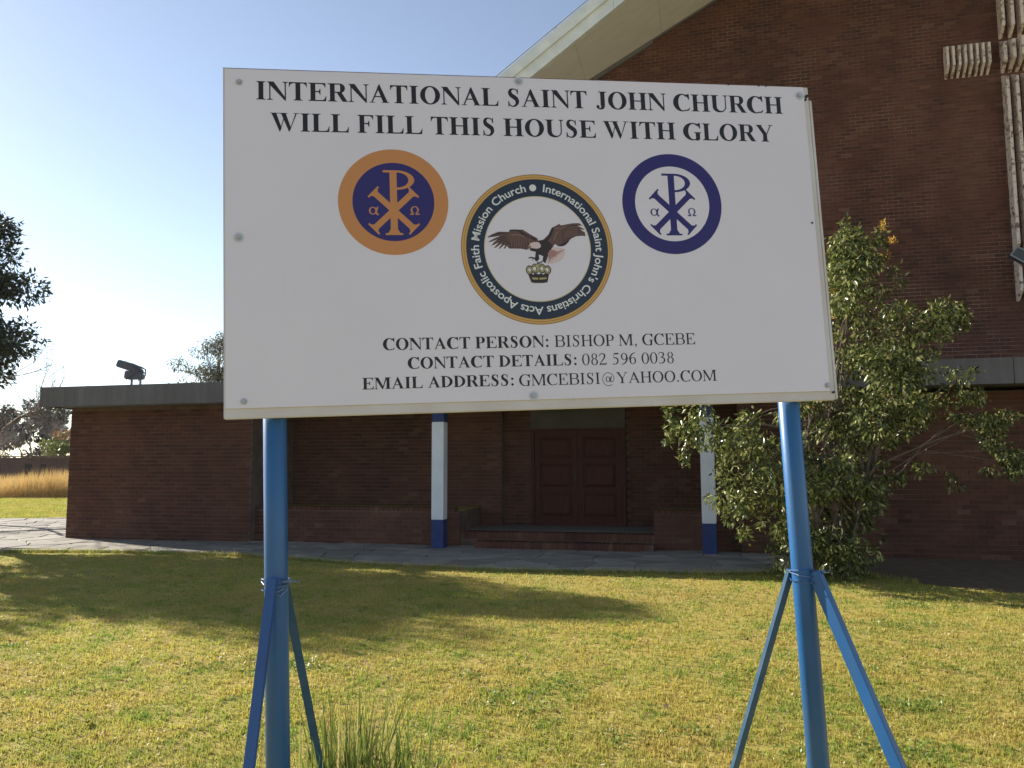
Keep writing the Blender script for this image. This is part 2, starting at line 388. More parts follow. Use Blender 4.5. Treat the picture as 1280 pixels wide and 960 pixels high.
brick_wall(rw, 4.3, 15, 0, 2.9, .05)
brick_wall(rw, .05, 2.0, 0, 2.9, 4.3, axis='y', name="side_brick_courses")
# low planter walls either side of the steps
for (a, b) in ((-5.755, -1.15), (2.72, 4.3)):
    pl = wallmesh((a, .203, -.2), (b, 1.75, .70), "low_wall")
    brick_wall(pl, a, b, 0, .69, .20)
    cp = MB(); x = a
    while x < b - .1:
        cp.box((x + .003, .185, .702), (min(x + .105, b) - .003, .42, .775), prs.random()); x += .11
    tag(cp.build("coping_bricks", M_brick, pl), kind="stuff")
    MB().box((a + .02, .425, .69), (b - .02, 1.74, .72)).build("planter_soil", M_soil, pl)
# steps with brick on edge risers
for i, (z0, z1, y0) in enumerate(((-.05, .152, -.12), (-.05, .305, .26))):
    st = MB().box((-1.15 if i else -.75, y0 + .012, z0), (2.72, 2.0, z1 - .012)).build("step", M_mortar, annex)
    sb = MB(); x = (-1.15 if i else -.75)
    while x < 2.62:
        sb.box((x + .005, y0, z1 - .142), (x + .078, y0 + .35, z1), prs.random()); x += .085
    tag(sb.build("step_bricks", M_brick, st), kind="stuff")
MB().box((-1.15, .62, .296), (2.72, 2.0, .31)).build("porch_floor", M_slab, annex)
# door
door = MB().box((-.03, 1.93, .305), (2.05, 2.03, 2.42)).build("door_frame_panel", M_door, annex); door.name = "door"
fr = MB(); fr.box((-.03, 1.86, .305), (.05, 1.93, 2.42)); fr.box((1.97, 1.86, .305), (2.05, 1.93, 2.42)); fr.box((.05, 1.86, 2.34), (1.97, 1.93, 2.42))
fr.build("door_frame", M_door, door, bevel=.004)
for s in (0, 1):
    x0 = .055 + s * .958; x1 = x0 + .95
    lf = MB(); st_ = .115
    lf.box((x0, 1.895, .312), (x0 + st_, 1.93, 2.335)); lf.box((x1 - st_, 1.895, .312), (x1, 1.93, 2.335))
    zz = [.312, .50, 1.03, 1.13, 1.66, 1.76, 2.235, 2.335]
    for a, b in ((0, 1), (2, 3), (4, 5), (6, 7)): lf.box((x0 + st_, 1.897, zz[a]), (x1 - st_, 1.93, zz[b]))
    lf.build("door_leaf", M_door, door)
    for a, b in ((1, 2), (3, 4), (5, 6)):
        p = MB(); X0, X1, Z0, Z1 = x0 + st_ + .01, x1 - st_ - .01, zz[a] + .01, zz[b] - .01; d = .07
        p.add([(X0, 1.928, Z0), (X1, 1.928, Z0), (X1, 1.928, Z1), (X0, 1.928, Z1), (X0 + d, 1.902, Z0 + d), (X1 - d, 1.902, Z0 + d), (X1 - d, 1.902, Z1 - d), (X0 + d, 1.902, Z1 - d)],
              [(0, 1, 5, 4), (1, 2, 6, 5), (2, 3, 7, 6), (3, 0, 4, 7), (4, 5, 6, 7)])
        p.build("door_panel", M_door, door)
hd = MB(); hd.cyl((.95, 1.895, 1.36), (.95, 1.84, 1.36), .014, n=10); hd.cyl((.95, 1.845, 1.36), (.83, 1.845, 1.36), .012, n=10); hd.box((.93, 1.885, 1.28), (.97, 1.897, 1.44)); hd.build("door_handle", M_tarn, door)
MB().box((-.03, 1.90, 2.425), (2.05, 2.0, 2.97)).build("transom_board", M_transom, annex)
# columns
for cx, rot in ((-1.455, 0), (3.74, R_(-3))):
    c = bpy.data.objects.new("column", None); link(c, annex); c.location = (cx, -.17, 0); c.rotation_euler = (0, 0, rot); c["label"] = "square white column with blue bands"
    h = .125
    MB().box((-h, -h, .575), (h, h, 2.50)).build("shaft", M_white, c, bevel=.008)
    MB().box((-h - .001, -h - .001, -.05), (h + .001, h + .001, .575)).build("blue_band", M_blueband, c, bevel=.008)
    MB().box((-h - .001, -h - .001, 2.50), (h + .001, h + .001, 2.97)).build("blue_band", M_blueband, c, bevel=.008)
# roof slab with segmented fascia
MB().box((-10.5, -.70, 2.975), (15, 7, 3.30)).build("roof", M_roof, annex)
x = -10.56
while x < 15:
    L = 6.4
    MB().box((x, -.78, 2.95), (x + L - .005, -.68, 3.385)).build("fascia_panel", M_fascia, annex, bevel=.006); x += L
MB().box((-10.57, -.675, 2.952), (-10.47, 7, 3.383)).build("fascia_panel", M_fascia, annex, bevel=.006)
# small lamp under the eave
el = bpy.data.objects.new("eave_lamp", None); link(el, annex); el.location = (-10.57, -.32, 2.95); 
e1 = MB(); e1.cyl((.10, 0, 0), (.10, 0, -.03), .045, n=12); e1.cyl((.10, 0, -.03), (.06, 0, -.09), .015, n=8); e1.build("lamp_bracket", M_lampgrey, el)
e2 = MB(); e2.cyl((.07, 0, -.06), (-.02, -.02, -.20), .03, .055, n=12); e2.build("lamp_shade", M_lampgrey, el, smooth=False)
# ---------------------------------------------------------------- church hall
church = empty("church_hall", mw=BM, label="tall brown brick church gable with wide pale overhanging roof edge", cat="building")
RIDGE = 10.5; WY = 3.69
def rz_(u): u2 = u if u <= RIDGE else 2 * RIDGE - u; return 11.33 + (u2 - 1.32) * .539
def edge(u):
    u2 = u if u <= RIDGE else 2 * RIDGE - u
    return Vector((u, 2.01 - .2545 * (u2 - .05), 10.65 + (u2 - .05) * .5357))
UL, UR = -5.9, 26.9
gw = MB(); yb = WY + .0005
pts = [(UL, 0), (UR, 0), (UR, rz_(UR)), (RIDGE, rz_(RIDGE)), (UL, rz_(UL))]
gw.add([(u, yb, z) for u, z in pts] + [(u, yb + .25, z) for u, z in pts], [(0, 1, 2, 3, 4), (9, 8, 7, 6, 5)] + [(i, (i + 1) % 5, 5 + (i + 1) % 5, 5 + i) for i in range(5)])
gable = gw.build("gable_wall", M_mortar2, church)
brick_wall(gable, UL, 16, 3.3, 17, WY, ok=lambda u, z: z - BH / 2 < rz_(u) + .05, single=lambda u, z: 8.3 < u < 11.85 and 6.3 < z < 10.0 and not (10.2 < u), limit=296)
sw_ = MB(); sw_.box((UL, yb + .25, 0), (UL + .25, WY + 26, rz_(UL))); sw_.box((UR - .25, yb + .25, 0), (UR, WY + 26, rz_(UR))); sw_.build("side_wall", M_mortar, church)
# right of the bricks modelled singly: wall continues outside the frame
brick_wall(gable, 16, UR, 3.3, 17, WY, ok=lambda u, z: z - BH / 2 < rz_(u) + .05, name="brick_courses")
# soffit panels between wall line and prow edge (follow the rake)
UE = UL - .55
def wallpt(u): return Vector((u, WY, rz_(u)))
def soffit_seg(u0, u1, flip):
    off = .35  # wall line and edge line parametrised on u; the joint runs square to the wall
    a0, a1 = wallpt(u0), wallpt(u1); b0, b1 = edge(u0), edge(u1)
    dz = (rz_(u0) - edge(u0).z)
    mb = MB(); up = Vector((0, 0, .05))
    mb.add([a0, a1, b1, b0, a0 + up, a1 + up, b1 + up, b0 + up], [(0, 1, 2, 3), (7, 6, 5, 4), (0, 4, 5, 1), (1, 5, 6, 2), (2, 6, 7, 3), (3, 7, 4, 0)])
    return mb.build("soffit_panel", M_soffit, church)
def run(u0, u1, k):
    for i in range(k):
        a = u0 + (u1 - u0) * i / k; b = u0 + (u1 - u0) * (i + 1) / k; s = .003 if u1 > u0 else -.003
        soffit_seg(a + s, b - s, False)
run(UE, RIDGE, 9); run(UR + .55, RIDGE, 9)
# small step in the wall top trim
def strip(p0, p1, w, h, y0=None):
    pass
for side in (0, 1):
    us = (UE, RIDGE) if side == 0 else (RIDGE, UR + .55)
    e0, e1 = edge(us[0] + .0), edge(us[1])
    d = (e1 - e0).normalized(); out = Vector((0, 0, 1)).cross(d).normalized()
    if out.y > 0: out = -out
    L = (e1 - e0).length; k = 6
    for i in range(k):
        p, q = e0 + d * (L * i / k + .004), e0 + d * (L * (i + 1) / k - .004)
        for (za, zb, o0, o1) in ((-.02, .30, .0, .06), (.302, .60, .0, .11)):
            mb = MB(); A, B_ = Vector((0, 0, za)), Vector((0, 0, zb))
            mb.add([p + out * o1 + A, q + out * o1 + A, q - out * .06 + A, p - out * .06 + A, p + out * o1 + B_, q + out * o1 + B_, q - out * .06 + B_, p - out * .06 + B_],
                   [(0, 1, 2, 3), (0, 1, 5, 4), (1, 2, 6, 5), (2, 3, 7, 6), (3, 0, 4, 7), (4, 5, 6, 7)])
            mb.build("rake_fascia", M_rakefascia, church)
    # thin flashing rail on top
    fl = MB(); fl.tube([e0 + out * .10 + Vector((0, 0, .66)), e1 + out * .10 + Vector((0, 0, .66))], [.014, .014], 5)
    for t in (.1, .3, .42, .5, .7, .9):
        pp = e0 + (e1 - e0) * t + out * .10; fl.tube([pp + Vector((0, 0, .58)), pp + Vector((0, 0, .67))], [.012, .012], 4)
    fl.build("edge_flashing", M_lampgrey, church)
    # roof sheet
    back = Vector((0, 28, 0)); up = Vector((0, 0, .56))
    f0 = Vector((us[0], WY + 24, edge(us[0]).z)); f1 = Vector((us[1], WY + 24, edge(us[1]).z))
    rf = MB(); rf.add([e0 + up, e1 + up, f1 + up, f0 + up, e0 + up * .8, e1 + up * .8, f1 + up * .8, f0 + up * .8], [(0, 1, 2, 3), (7, 6, 5, 4), (0, 4, 5, 1), (1, 5, 6, 2), (2, 6, 7, 3), (3, 7, 4, 0)])
    rf.build("roof", M_roof, church)
# timber trim where soffit meets brick, stepping once
for (ua, ub, dz) in ((UL, 2.74, -.07), (2.74, RIDGE, 0.0)):
    a, b = wallpt(ua), wallpt(ub)
    t = MB(); w = .05
    t.add([(a.x, WY - .06, a.z - .05 + dz), (b.x, WY - .06, b.z - .05 + dz), (b.x, WY, b.z - .05 + dz), (a.x, WY, a.z - .05 + dz), (a.x, WY - .06, a.z + .0), (b.x, WY - .06, b.z), (b.x, WY, b.z), (a.x, WY, a.z)],
          [(0, 1, 2, 3), (0, 1, 5, 4), (1, 2, 6, 5), (2, 3, 7, 6), (3, 0, 4, 7), (4, 5, 6, 7)])
    t.build("soffit_trim", M_fascia, church)

# cross of white concrete fins on the gable
cross = empty("wall_cross", mw=BM @ Matrix.Translation((10.4, WY, 5.0)), label="large cross made of flaking white concrete fins on the brick gable", cat="cross")
def fin(x, z0, z1, depth, th, ch0, ch1):
    mb = MB(); pr = [(0, z0), (-depth, z0 + ch0), (-depth, z1 - ch1), (0, z1)]
    mb.add([(x, y, z) for y, z in pr] + [(x + th, y, z) for y, z in pr], [(0, 1, 2, 3), (7, 6, 5, 4), (0, 4, 5, 1), (1, 5, 6, 2), (2, 6, 7, 3), (3, 7, 4, 0)])
    return mb.build("fin", M_whiteconc, cross, bevel=.006)
for i in range(8): fin(-1.18 + i * .120, 5.26, 6.04, .25, .055, .20, .12)
for i in range(8): fin(.72 + i * .132, 5.28, 6.02, .24, .062, .16, .10)
for (z0, z1) in ((6.06, 9.2), (1.12, 5.22), (.10, 1.00)):
    fin(-.04, z0, z1, .26, .07, .20, .14); fin(.15, z0, z1, .26, .07, .20, .14); fin(.34, z0, z1, .26, .07, .20, .14)
for k, x in enumerate((-.04, .10, .24, .38)): fin(x, 5.26, 6.02, (.26, .36, .46, .36)[k], .07, .20, .14)
# flood lamp beside the cross
fl = empty("wall_floodlight", mw=BM @ Matrix.Translation((10.45, WY, 5.98)), label="grey floodlight on a short arm over the lower end of the wall cross", cat="floodlight")
a = MB(); a.tube([(.55, 0, -.05), (.5, -.35, -.05), (.30, -.45, 0)], [.022] * 3, 8); a.build("arm", M_lampdk, fl)
hb = bpy.data.objects.new("housing", MB().box((-.20, -.08, -.15), (.20, .06, .15)).mesh()); hb.data.materials.append(M_lampdk); link(hb, fl)
hb.scale = (.85, .85, .85); hb.location = (-.12, -.45, .02); hb.rotation_euler = (R_(-10), R_(38), R_(-8))
g = MB().box((-.165, -.088, -.115), (.165, -.08, .115)).build("glass", M_glass, hb)
fr = MB(); fr.box((-.2, -.095, .12), (.2, -.079, .15)); fr.box((-.2, -.095, -.15), (.2, -.079, -.12)); fr.box((-.2, -.095, -.12), (-.17, -.079, .12)); fr.box((.17, -.095, -.12), (.2, -.079, .12)); fr.build("rim", M_lampgrey, hb)

# twin floodlights on the annex roof
rf = empty("roof_floodlight", mw=BM @ Matrix.Translation((-8.42, -.45, 3.385)), label="twin grey floodlight standing on the left end of the flat roof", cat="floodlight"); rf.scale = (1.12, 1.12, 1.12)
b = MB(); b.box((-.22, -.05, -.085), (.20, .05, 0.0)); b.build("foot", M_lampgrey, rf)
for x in (-.05, .15): MB().box((x - .012, -.02, 0), (x + .012, .02, .13)).build("leg", M_lampgrey, rf)
def housing(loc, rot, sx, sy, sz, nm):
    mb = MB(); k = .62
    mb.add([(-sx, -sy, -sz), (sx, -sy * k, -sz * k), (sx, sy * k, -sz * k), (-sx, sy, -sz), (-sx, -sy, sz), (sx, -sy * k, sz * k), (sx, sy * k, sz * k), (-sx, sy, sz)],
           [(0, 1, 5, 4), (1, 2, 6, 5), (2, 3, 7, 6), (3, 0, 4, 7), (4, 5, 6, 7), (0, 3, 2, 1)])
    o = mb.build(nm, M_lampdk, rf, bevel=.018); o.location = loc; o.rotation_euler = rot
    MB().box((-sx - .006, -sy * .85, -sz * .8), (-sx, sy * .85, sz * .8)).build("glass", M_glass, o)
    fn = MB()
    for q in (-.6, -.2, .2, .6): fn.box((-.3 * sx, sy * q - .005, sz * .78), (sx * .85, sy * q + .005, sz * .78 + .03))
    fn.build("cooling_fins", M_lampdk, o); return o
housing((.03, 0, .20), (0, R_(6), R_(20)), .16, .14, .085, "lower_housing")
housing((-.06, -.02, .36), (0, R_(22), R_(10)), .23, .15, .075, "upper_housing")
y = MB(); y.tube([(-.05, -.16, .12), (.12, -.17, .22), (.12, -.17, .34), (.0, -.17, .40)], [.014] * 4, 6); y.tube([(-.05, .16, .12), (.12, .17, .22), (.12, .17, .34), (.0, .17, .40)], [.014] * 4, 6); y.build("yoke", M_lampdk, rf)

# ---------------------------------------------------------------- lettering: serif glyphs drawn as polygons
def rect(x0, y0, x1, y1): return [(x0, y0), (x1, y0), (x1, y1), (x0, y1)]
def ring(cx, cy, rx, ry, ix, iy, a0=0, a1=360, dx=0, dy=0, n=26):
    out = []; A = [R_(a0 + (a1 - a0) * i / n) for i in range(n + 1)]
    for i in range(n):
        p = []
        for t in (A[i], A[i + 1]): p.append((cx + rx * math.cos(t), cy + ry * math.sin(t)))
        for t in (A[i + 1], A[i]): p.append((cx + dx + ix * math.cos(t), cy + dy + iy * math.sin(t)))
        out.append(p)
    return out
def disc(cx, cy, r, n=14, ry=None): return [(cx + r * math.cos(2 * math.pi * i / n), cy + (ry or r) * math.sin(2 * math.pi * i / n)) for i in range(n)]
def stroke(pts, ws, sub=5):
    n = len(pts); P_ = []; W_ = []
    for i in range(n - 1):
        p0 = pts[max(i - 1, 0)]; p1 = pts[i]; p2 = pts[i + 1]; p3 = pts[min(i + 2, n - 1)]
        for k in range(sub):
            t = k / sub; q = []
            for a in (0, 1):
                q.append(.5 * (2 * p1[a] + (p2[a] - p0[a]) * t + (2 * p0[a] - 5 * p1[a] + 4 * p2[a] - p3[a]) * t * t + (3 * p1[a] - p0[a] - 3 * p2[a] + p3[a]) * t ** 3))
            P_.append(q); W_.append(ws[i] + (ws[i + 1] - ws[i]) * t)
    P_.append(pts[-1]); W_.append(ws[-1]); L = []; Rr = []
    for i in range(len(P_)):
        a = P_[max(i - 1, 0)]; b = P_[min(i + 1, len(P_) - 1)]; dx, dy = b[0] - a[0], b[1] - a[1]; l = math.hypot(dx, dy) or 1
        nx_, ny_ = -dy / l * W_[i] / 2, dx / l * W_[i] / 2
        L.append((P_[i][0] + nx_, P_[i][1] + ny_)); Rr.append((P_[i][0] - nx_, P_[i][1] - ny_))
    return [[L[i], L[i + 1], Rr[i + 1], Rr[i]] for i in range(len(P_) - 1)]
def diag(x0, y0, x1, y1, w): return [(x0 - w / 2, y0), (x0 + w / 2, y0), (x1 + w / 2, y1), (x1 - w / 2, y1)]
CAP = 662
def glyph(ch, bold):
    S = 164 if bold else 104; h = 42 if bold else 36; sf = 24; g = []
    def serif(x, y, w, e=80, up=1):   # up=1: foot serif at baseline, up=-1: head serif
        g.append(rect(x - w / 2 - e, min(y, y + sf * up), x + w / 2 + e, max(y, y + sf * up)))
        g.append([(x - w / 2 - e * .55, y + sf * up), (x + w / 2 + e * .55, y + sf * up), (x + w / 2, y + (sf + 34) * up), (x - w / 2, y + (sf + 34) * up)])
    def stem(x, w=None, y0=0, y1=CAP, ft=True, hd=True, e=78):
        w = w or S; g.append(rect(x - w / 2, y0, x + w / 2, y1))
        if ft: serif(x, y0, w, e, 1)
        if hd: serif(x, y1, w, e, -1)
    def arm_top(xa, xb, y=CAP, drop=165):
        g.append(rect(xa, y - h, xb, y)); g.append([(xb - 120, y - h), (xb, y), (xb, y - drop), (xb - 22, y - drop), (xb - 50, y - drop * .5)])
    def arm_bot(xa, xb, rise=180):
        g.append(rect(xa, 0, xb - 10, h)); g.append([(xb - 130, h * .9), (xb - 60, rise * .45), (xb - 20, rise), (xb + 4, rise), (xb - 14, 0)])
    def bowl(xs, y0, y1, xm):
        ry = (y1 - y0) / 2; rx = min(ry * 1.05, xm - xs - 20); cx = xm - rx; cy = (y0 + y1) / 2
        g.append(rect(xs, y1 - h, cx + 1, y1)); g.append(rect(xs, y0, cx + 1, y0 + h))
        g.extend(ring(cx, cy, rx, ry, max(rx - S * 1.02, 12), ry - h, -90, 90, n=16))
    xl = 18 + S / 2 + 78
    W = dict(A=722, B=667, C=722, D=722, E=667, F=611, G=778, H=778, I=389, J=500, L=667, M=944, N=722, O=778, P=611, R=722, S=556, T=667, U=722, W=1000, Y=722) if bold else \
        dict(A=722, B=667, C=667, D=722, E=611, F=556, G=722, H=722, I=333, J=389, L=611, M=889, N=722, O=722, P=556, R=667, S=556, T=611, U=722, W=944, Y=722)
    W.update({' ': 250, ':': 333, ',': 250, '.': 250, '@': 921}); w = W.get(ch, 500)
    if ch == 'I': stem(w / 2)
    elif ch == 'H': xr = w - xl; stem(xl); stem(xr); g.append(rect(xl, 320, xr, 320 + h))
    elif ch == 'L': stem(xl); arm_bot(xl, w - 30, 200)
    elif ch in 'EF':
        stem(xl); arm_top(xl, w - (55 if ch == 'E' else 35)); m = xl + S / 2 + 170
        g.append(rect(xl, 325, m, 325 + h)); g.append([(m - 60, 325 + h * .5), (m - 14, 450), (m + 8, 450), (m + 8, 232), (m - 14, 232)])
        if ch == 'E': arm_bot(xl, w - 28, 185)
    elif ch == 'T':
        stem(w / 2, hd=False); a, b = 28, w - 28; g.append(rect(a, CAP - h, b, CAP))
        g.append([(b - 120, CAP - h), (b, CAP), (b, CAP - 175), (b - 20, CAP - 175), (b - 45, CAP - 90)]); g.append([(a + 120, CAP - h), (a + 45, CAP - 90), (a + 20, CAP - 175), (a, CAP - 175), (a, CAP)])
    elif ch == 'R':
        stem(xl); bowl(xl, 318, CAP, w - (105 if bold else 95)); lx = w - 95
        g.append([(xl + S / 2 + 60, 340), (xl + S / 2 + 60 + S * 1.05, 340), (lx + S * .45, 0), (lx - S * .62, 0)]); g.append(rect(lx - S * .6, 0, w - 2, sf))
    elif ch == 'P': stem(xl); bowl(xl, 292, CAP, w - 30)
    elif ch == 'B': stem(xl); bowl(xl, 335, CAP, w - 75); bowl(xl, 0, 335 + h, w - 38)
    elif ch == 'D':
        stem(xl); xm = w - 32; rx = xm - xl - S * .35; cx = xm - rx
        g.append(rect(xl, CAP - h, cx + 1, CAP)); g.append(rect(xl, 0, cx + 1, h)); g.extend(ring(cx, 331, rx, 331, rx - S * 1.02, 331 - h, -90, 90, n=18))
    elif ch == 'O': g.extend(ring(w / 2, 331, w / 2 - 32, 345, w / 2 - 32 - S * 1.08, 345 - h, n=36))
    elif ch in 'CG':
        rx = w / 2 - 8; cx = 30 + rx
        g.extend(ring(cx, 331, rx, 345, rx - S * 1.1, 345 - h, 48, 300 if ch == 'C' else 312, dx=S * .16, n=30))
        xe = w - 62 if ch == 'G' else w - 55
        g.append([(xe - 24, 676), (xe, 676), (xe + 6, 448), (xe - 18, 448), (xe - 60, 520), (xe - 120, 600), (xe - 150, 625)])
        if ch == 'C': g.extend(stroke([(cx + rx * .50, 28), (cx + rx * .72, 70), (w - 45, 140)], [h * 1.6, h * 1.1, 16]))
        else:
            xs = w - 150 - (20 if bold else 0); g.append(rect(xs - S / 2, 20, xs + S / 2, 310)); serif(xs, 312, S, 62, -1)
            g.extend(stroke([(cx + rx * .3, 2), (cx + rx * .55, 12), (xs, 52)], [h, h * 1.2, h * 1.3]))
    elif ch == 'S':
        k = S; cx = w / 2
        pts = [(cx + 150, 560), (cx + 95, 628), (cx + 5, 657), (cx - 95, 620), (cx - 125, 525), (cx - 85, 430), (cx + 15, 355), (cx + 110, 275), (cx + 135, 160), (cx + 80, 50), (cx - 25, 4), (cx - 130, 45), (cx - 185, 130)]
        g.extend(stroke(pts, [20, h * .9, h, k * .55, k * .82, k * .95, k * 1.0, k * .95, k * .8, k * .5, h, h, 20], 4))
        g.append([(cx + 150, 676), (cx + 170, 676), (cx + 178, 468), (cx + 156, 468), (cx + 120, 560)]); g.append([(cx - 195, 205), (cx - 173, 205), (cx - 140, 100), (cx - 175, -14), (cx - 197, -14)])
    elif ch == 'U':
        a = xl - 6; b = w - 110; stem(a, y0=200, ft=False); stem(b, h, y0=210, ft=False, e=72)
        cx = (a - S / 2 + b + h / 2) / 2; rx = (b + h / 2 - a + S / 2) / 2
        g.extend(ring(cx, 212, rx, 226, rx - (S + h) / 2 - 2, 226 - h * 1.5, 180, 360, dx=(S - h) / 2, n=20))
    elif ch == 'J':
        x = w - S / 2 - 95; stem(x, y0=150, ft=False); g.extend(stroke([(x + S * .0, 170), (x - 10, 60), (x - 90, 2), (x - 190, 20)], [S, S * .8, h * 1.3, h])); g.append(disc(x - 190, 80, 62))
    elif ch == 'A':
        xa = w / 2; a = 95; b = w - 55 - S / 2
        g.append([(a - h / 2, 0), (a + h / 2 + 4, 0), (xa + h * .9, 620), (xa, 690)]); g.append([(b - S / 2, 0), (b + S / 2, 0), (xa + 10, 690), (xa - S * .42, 560)])
        g.append(rect(a - 82, 0, a + 110, sf)); g.append(rect(b - S / 2 - 60, 0, w - 8, sf)); g.append(rect(a + 80, 205, b - 40, 205 + h))
    elif ch == 'N':
        a = 105; b = w - 95; g.append(rect(a - h / 2, 0, a + h / 2, CAP)); g.append(rect(b - h / 2, 0, b + h / 2, CAP)); g.append([(a - 60, CAP), (a - 60 + S * 1.15, CAP), (b + h / 2, 60), (b + h / 2, -14), (b - h * .4, -14), (a - h / 2 + 2, 560)])
        g.append(rect(a - 92, CAP - sf, a + 20, CAP)); serif(a, 0, h, 76); serif(b, CAP, h, 76, -1)
    elif ch == 'M':
        a = 110; b = w - 95 - S / 2; mx = w / 2 - 15; g.append(rect(a - h / 2, 0, a + h / 2, CAP)); stem(b); serif(a, 0, h, 76)
        g.append([(a - 55, CAP), (a - 55 + S * 1.1, CAP), (mx + S * .35, 100), (mx, 0), (mx - h * .4, 0), (a - h / 2, 570)]); g.append([(mx - h * .4, 0), (mx + h * .7, 0), (b - S / 2 + 5, CAP - 80), (b - S / 2 + 5, CAP), (b - S / 2 - h, CAP)])
        g.append(rect(a - 92, CAP - sf, a + 20, CAP))
    elif ch == 'Y':
        c = w / 2 + 8; stem(c, y1=300, hd=False); a = 115; g.append([(a - S * .5, CAP), (a + S * .6, CAP), (c + S / 2, 300), (c + S / 2, 240), (c - S / 2, 240), (c - S / 2, 290)])
        b = w - 105; g.append([(b - h * .5, CAP), (b + h * .7, CAP), (c + S / 2, 285), (c + S / 2 - h, 270)]); g.append(rect(15, CAP - sf, a + S * .5 + 75, CAP)); g.append(rect(b - 90, CAP - sf, w - 12, CAP))
    elif ch == 'W':
        s = S
        for x in (130, 450): g.append([(x - s * .5, CAP), (x + s * .5, CAP), (x + 215 + s * .30, 110), (x + 205, -14), (x + 190, -14)])
        g.append([(322, -14), (338, -14), (475, 420), (455, 480)]); g.append([(642, -14), (658, -14), (w - 110 + h * .6, CAP), (w - 110 - h * .5, CAP)])
        for a_, b_ in ((12, 130 + s / 2 + 60), (450 - s / 2 - 70, 450 + s / 2 + 60), (w - 200, w - 12)): g.append(rect(a_, CAP - sf, b_, CAP))
    elif ch in ':.,':
        r = 72 if bold else 52; cx = w / 2
        g.append(disc(cx, r - 8, r));
        if ch == ':': g.append(disc(cx, 400, r))
        if ch == ',': g.extend(stroke([(cx + 26, 40), (cx + 30, -30), (cx - 10, -90), (cx - 45, -120)], [60, 45, 25, 10]))
    elif ch == '0': g.extend(ring(250, 331, 222, 345, 222 - 88, 345 - 28, n=30))
    elif ch == '8': g.extend(ring(250, 510, 165, 166, 165 - 72, 166 - 28, n=22)); g.extend(ring(250, 182, 195, 196, 195 - 80, 196 - 30, n=24))
    elif ch == '2': g.extend(stroke([(45, 500), (90, 610), (200, 660), (320, 610), (355, 500), (300, 370), (170, 200), (60, 60)], [24, 50, 34, 80, 88, 70, 44, 30])); g.append([(30, 0), (430, 0), (475, 140), (452, 140), (400, 76), (60, 76), (30, 20)])
    elif ch == '3': g.extend(stroke([(55, 520), (110, 630), (220, 660), (330, 600), (340, 500), (270, 400), (160, 350)], [20, 40, 36, 76, 78, 50, 26])); g.extend(stroke([(160, 358), (300, 350), (380, 260), (385, 160), (310, 50), (180, 8), (60, 40)], [26, 46, 80, 84, 66, 32, 60]))
    elif ch == '5': g.append([(165, 676), (430, 676), (405, 596), (150, 596)]); g.append([(165, 676), (95, 400), (110, 392), (190, 640)]); g.extend(stroke([(98, 400), (230, 390), (345, 320), (370, 200), (320, 80), (200, 10), (60, 40)], [26, 66, 80, 84, 70, 34, 60]))
    elif ch in '69':
        q = []; q.extend(ring(252, 205, 190, 212, 112, 182, n=26)); q.extend(stroke([(80, 250), (95, 410), (200, 570), (330, 650), (440, 676)], [88, 84, 66, 44, 18]))
        g.extend(q if ch == '6' else [[(500 - x, 662 - y) for x, y in p] for p in q])
    elif ch == '@':
        g.extend(ring(465, 260, 350, 405, 318, 372, 25, 310, n=34)); g.extend(ring(440, 255, 130, 170, 82, 138, n=20))
        g.extend(stroke([(782, 430), (800, 300), (760, 160), (680, 95), (610, 110), (590, 170), (612, 300), (650, 430)], [34, 34, 32, 32, 44, 56, 56, 56]))
    return w, g
_cache = {}
def tri(polys, eps=1e-3):
    vs = []; fs = []
    P2 = []
    for p in polys:
        if len(p) == 4: P2 += [[p[0], p[1], p[2]], [p[0], p[2], p[3]]]
        else: P2.append(p)
    for p in P2:
        o = len(vs); ar = sum(p[i][0] * p[(i + 1) % len(p)][1] - p[(i + 1) % len(p)][0] * p[i][1] for i in range(len(p)))
        if abs(ar) < 1e-9: continue
        p = p if ar > 0 else p[::-1]; vs += [Vector(q) for q in p]; fs.append(list(range(o, o + len(p))))
    r = delaunay_2d_cdt(vs, [], fs, 0, eps); return [tuple(q) for q in r[0]], [tuple(f) for f, o in zip(r[2], r[5]) if o]
def gtri(ch, bold):
    if (ch, bold) not in _cache:
        w, g = glyph(ch, bold); _cache[(ch, bold)] = (w, *(tri(g) if g else ([], [])))
    return _cache[(ch, bold)]
def serif_line(text, bold, x0, x1, y, cap, name, parent, lift, track=0):
    x = 0; L = []
    for ch in text:
        w, v, f = gtri(ch, bold)
        if v: L.append((x, ch, v, f))
        x += w + track
    a = L[0][0] + min(p[0] for p in L[0][2]); b = L[-1][0] + max(p[0] for p in L[-1][2]); sx = (x1 - x0) / (b - a); sy = cap / CAP
    e = bpy.data.objects.new(name, None); link(e, parent)
    for xo, ch, v, f in L:
        key = ("m", ch, bold, round(sx, 8), round(sy, 8))
        if key not in _cache:
            me = bpy.data.meshes.new("letter"); me.from_pydata([(p[0] * sx, 0, p[1] * sy) for p in v], [], f); me.update(); me.materials.append(M_ink); _cache[key] = me
        o = link(bpy.data.objects.new("letter", _cache[key]), e); o.location = (x0 + (xo - a) * sx, -lift, y)
    return e

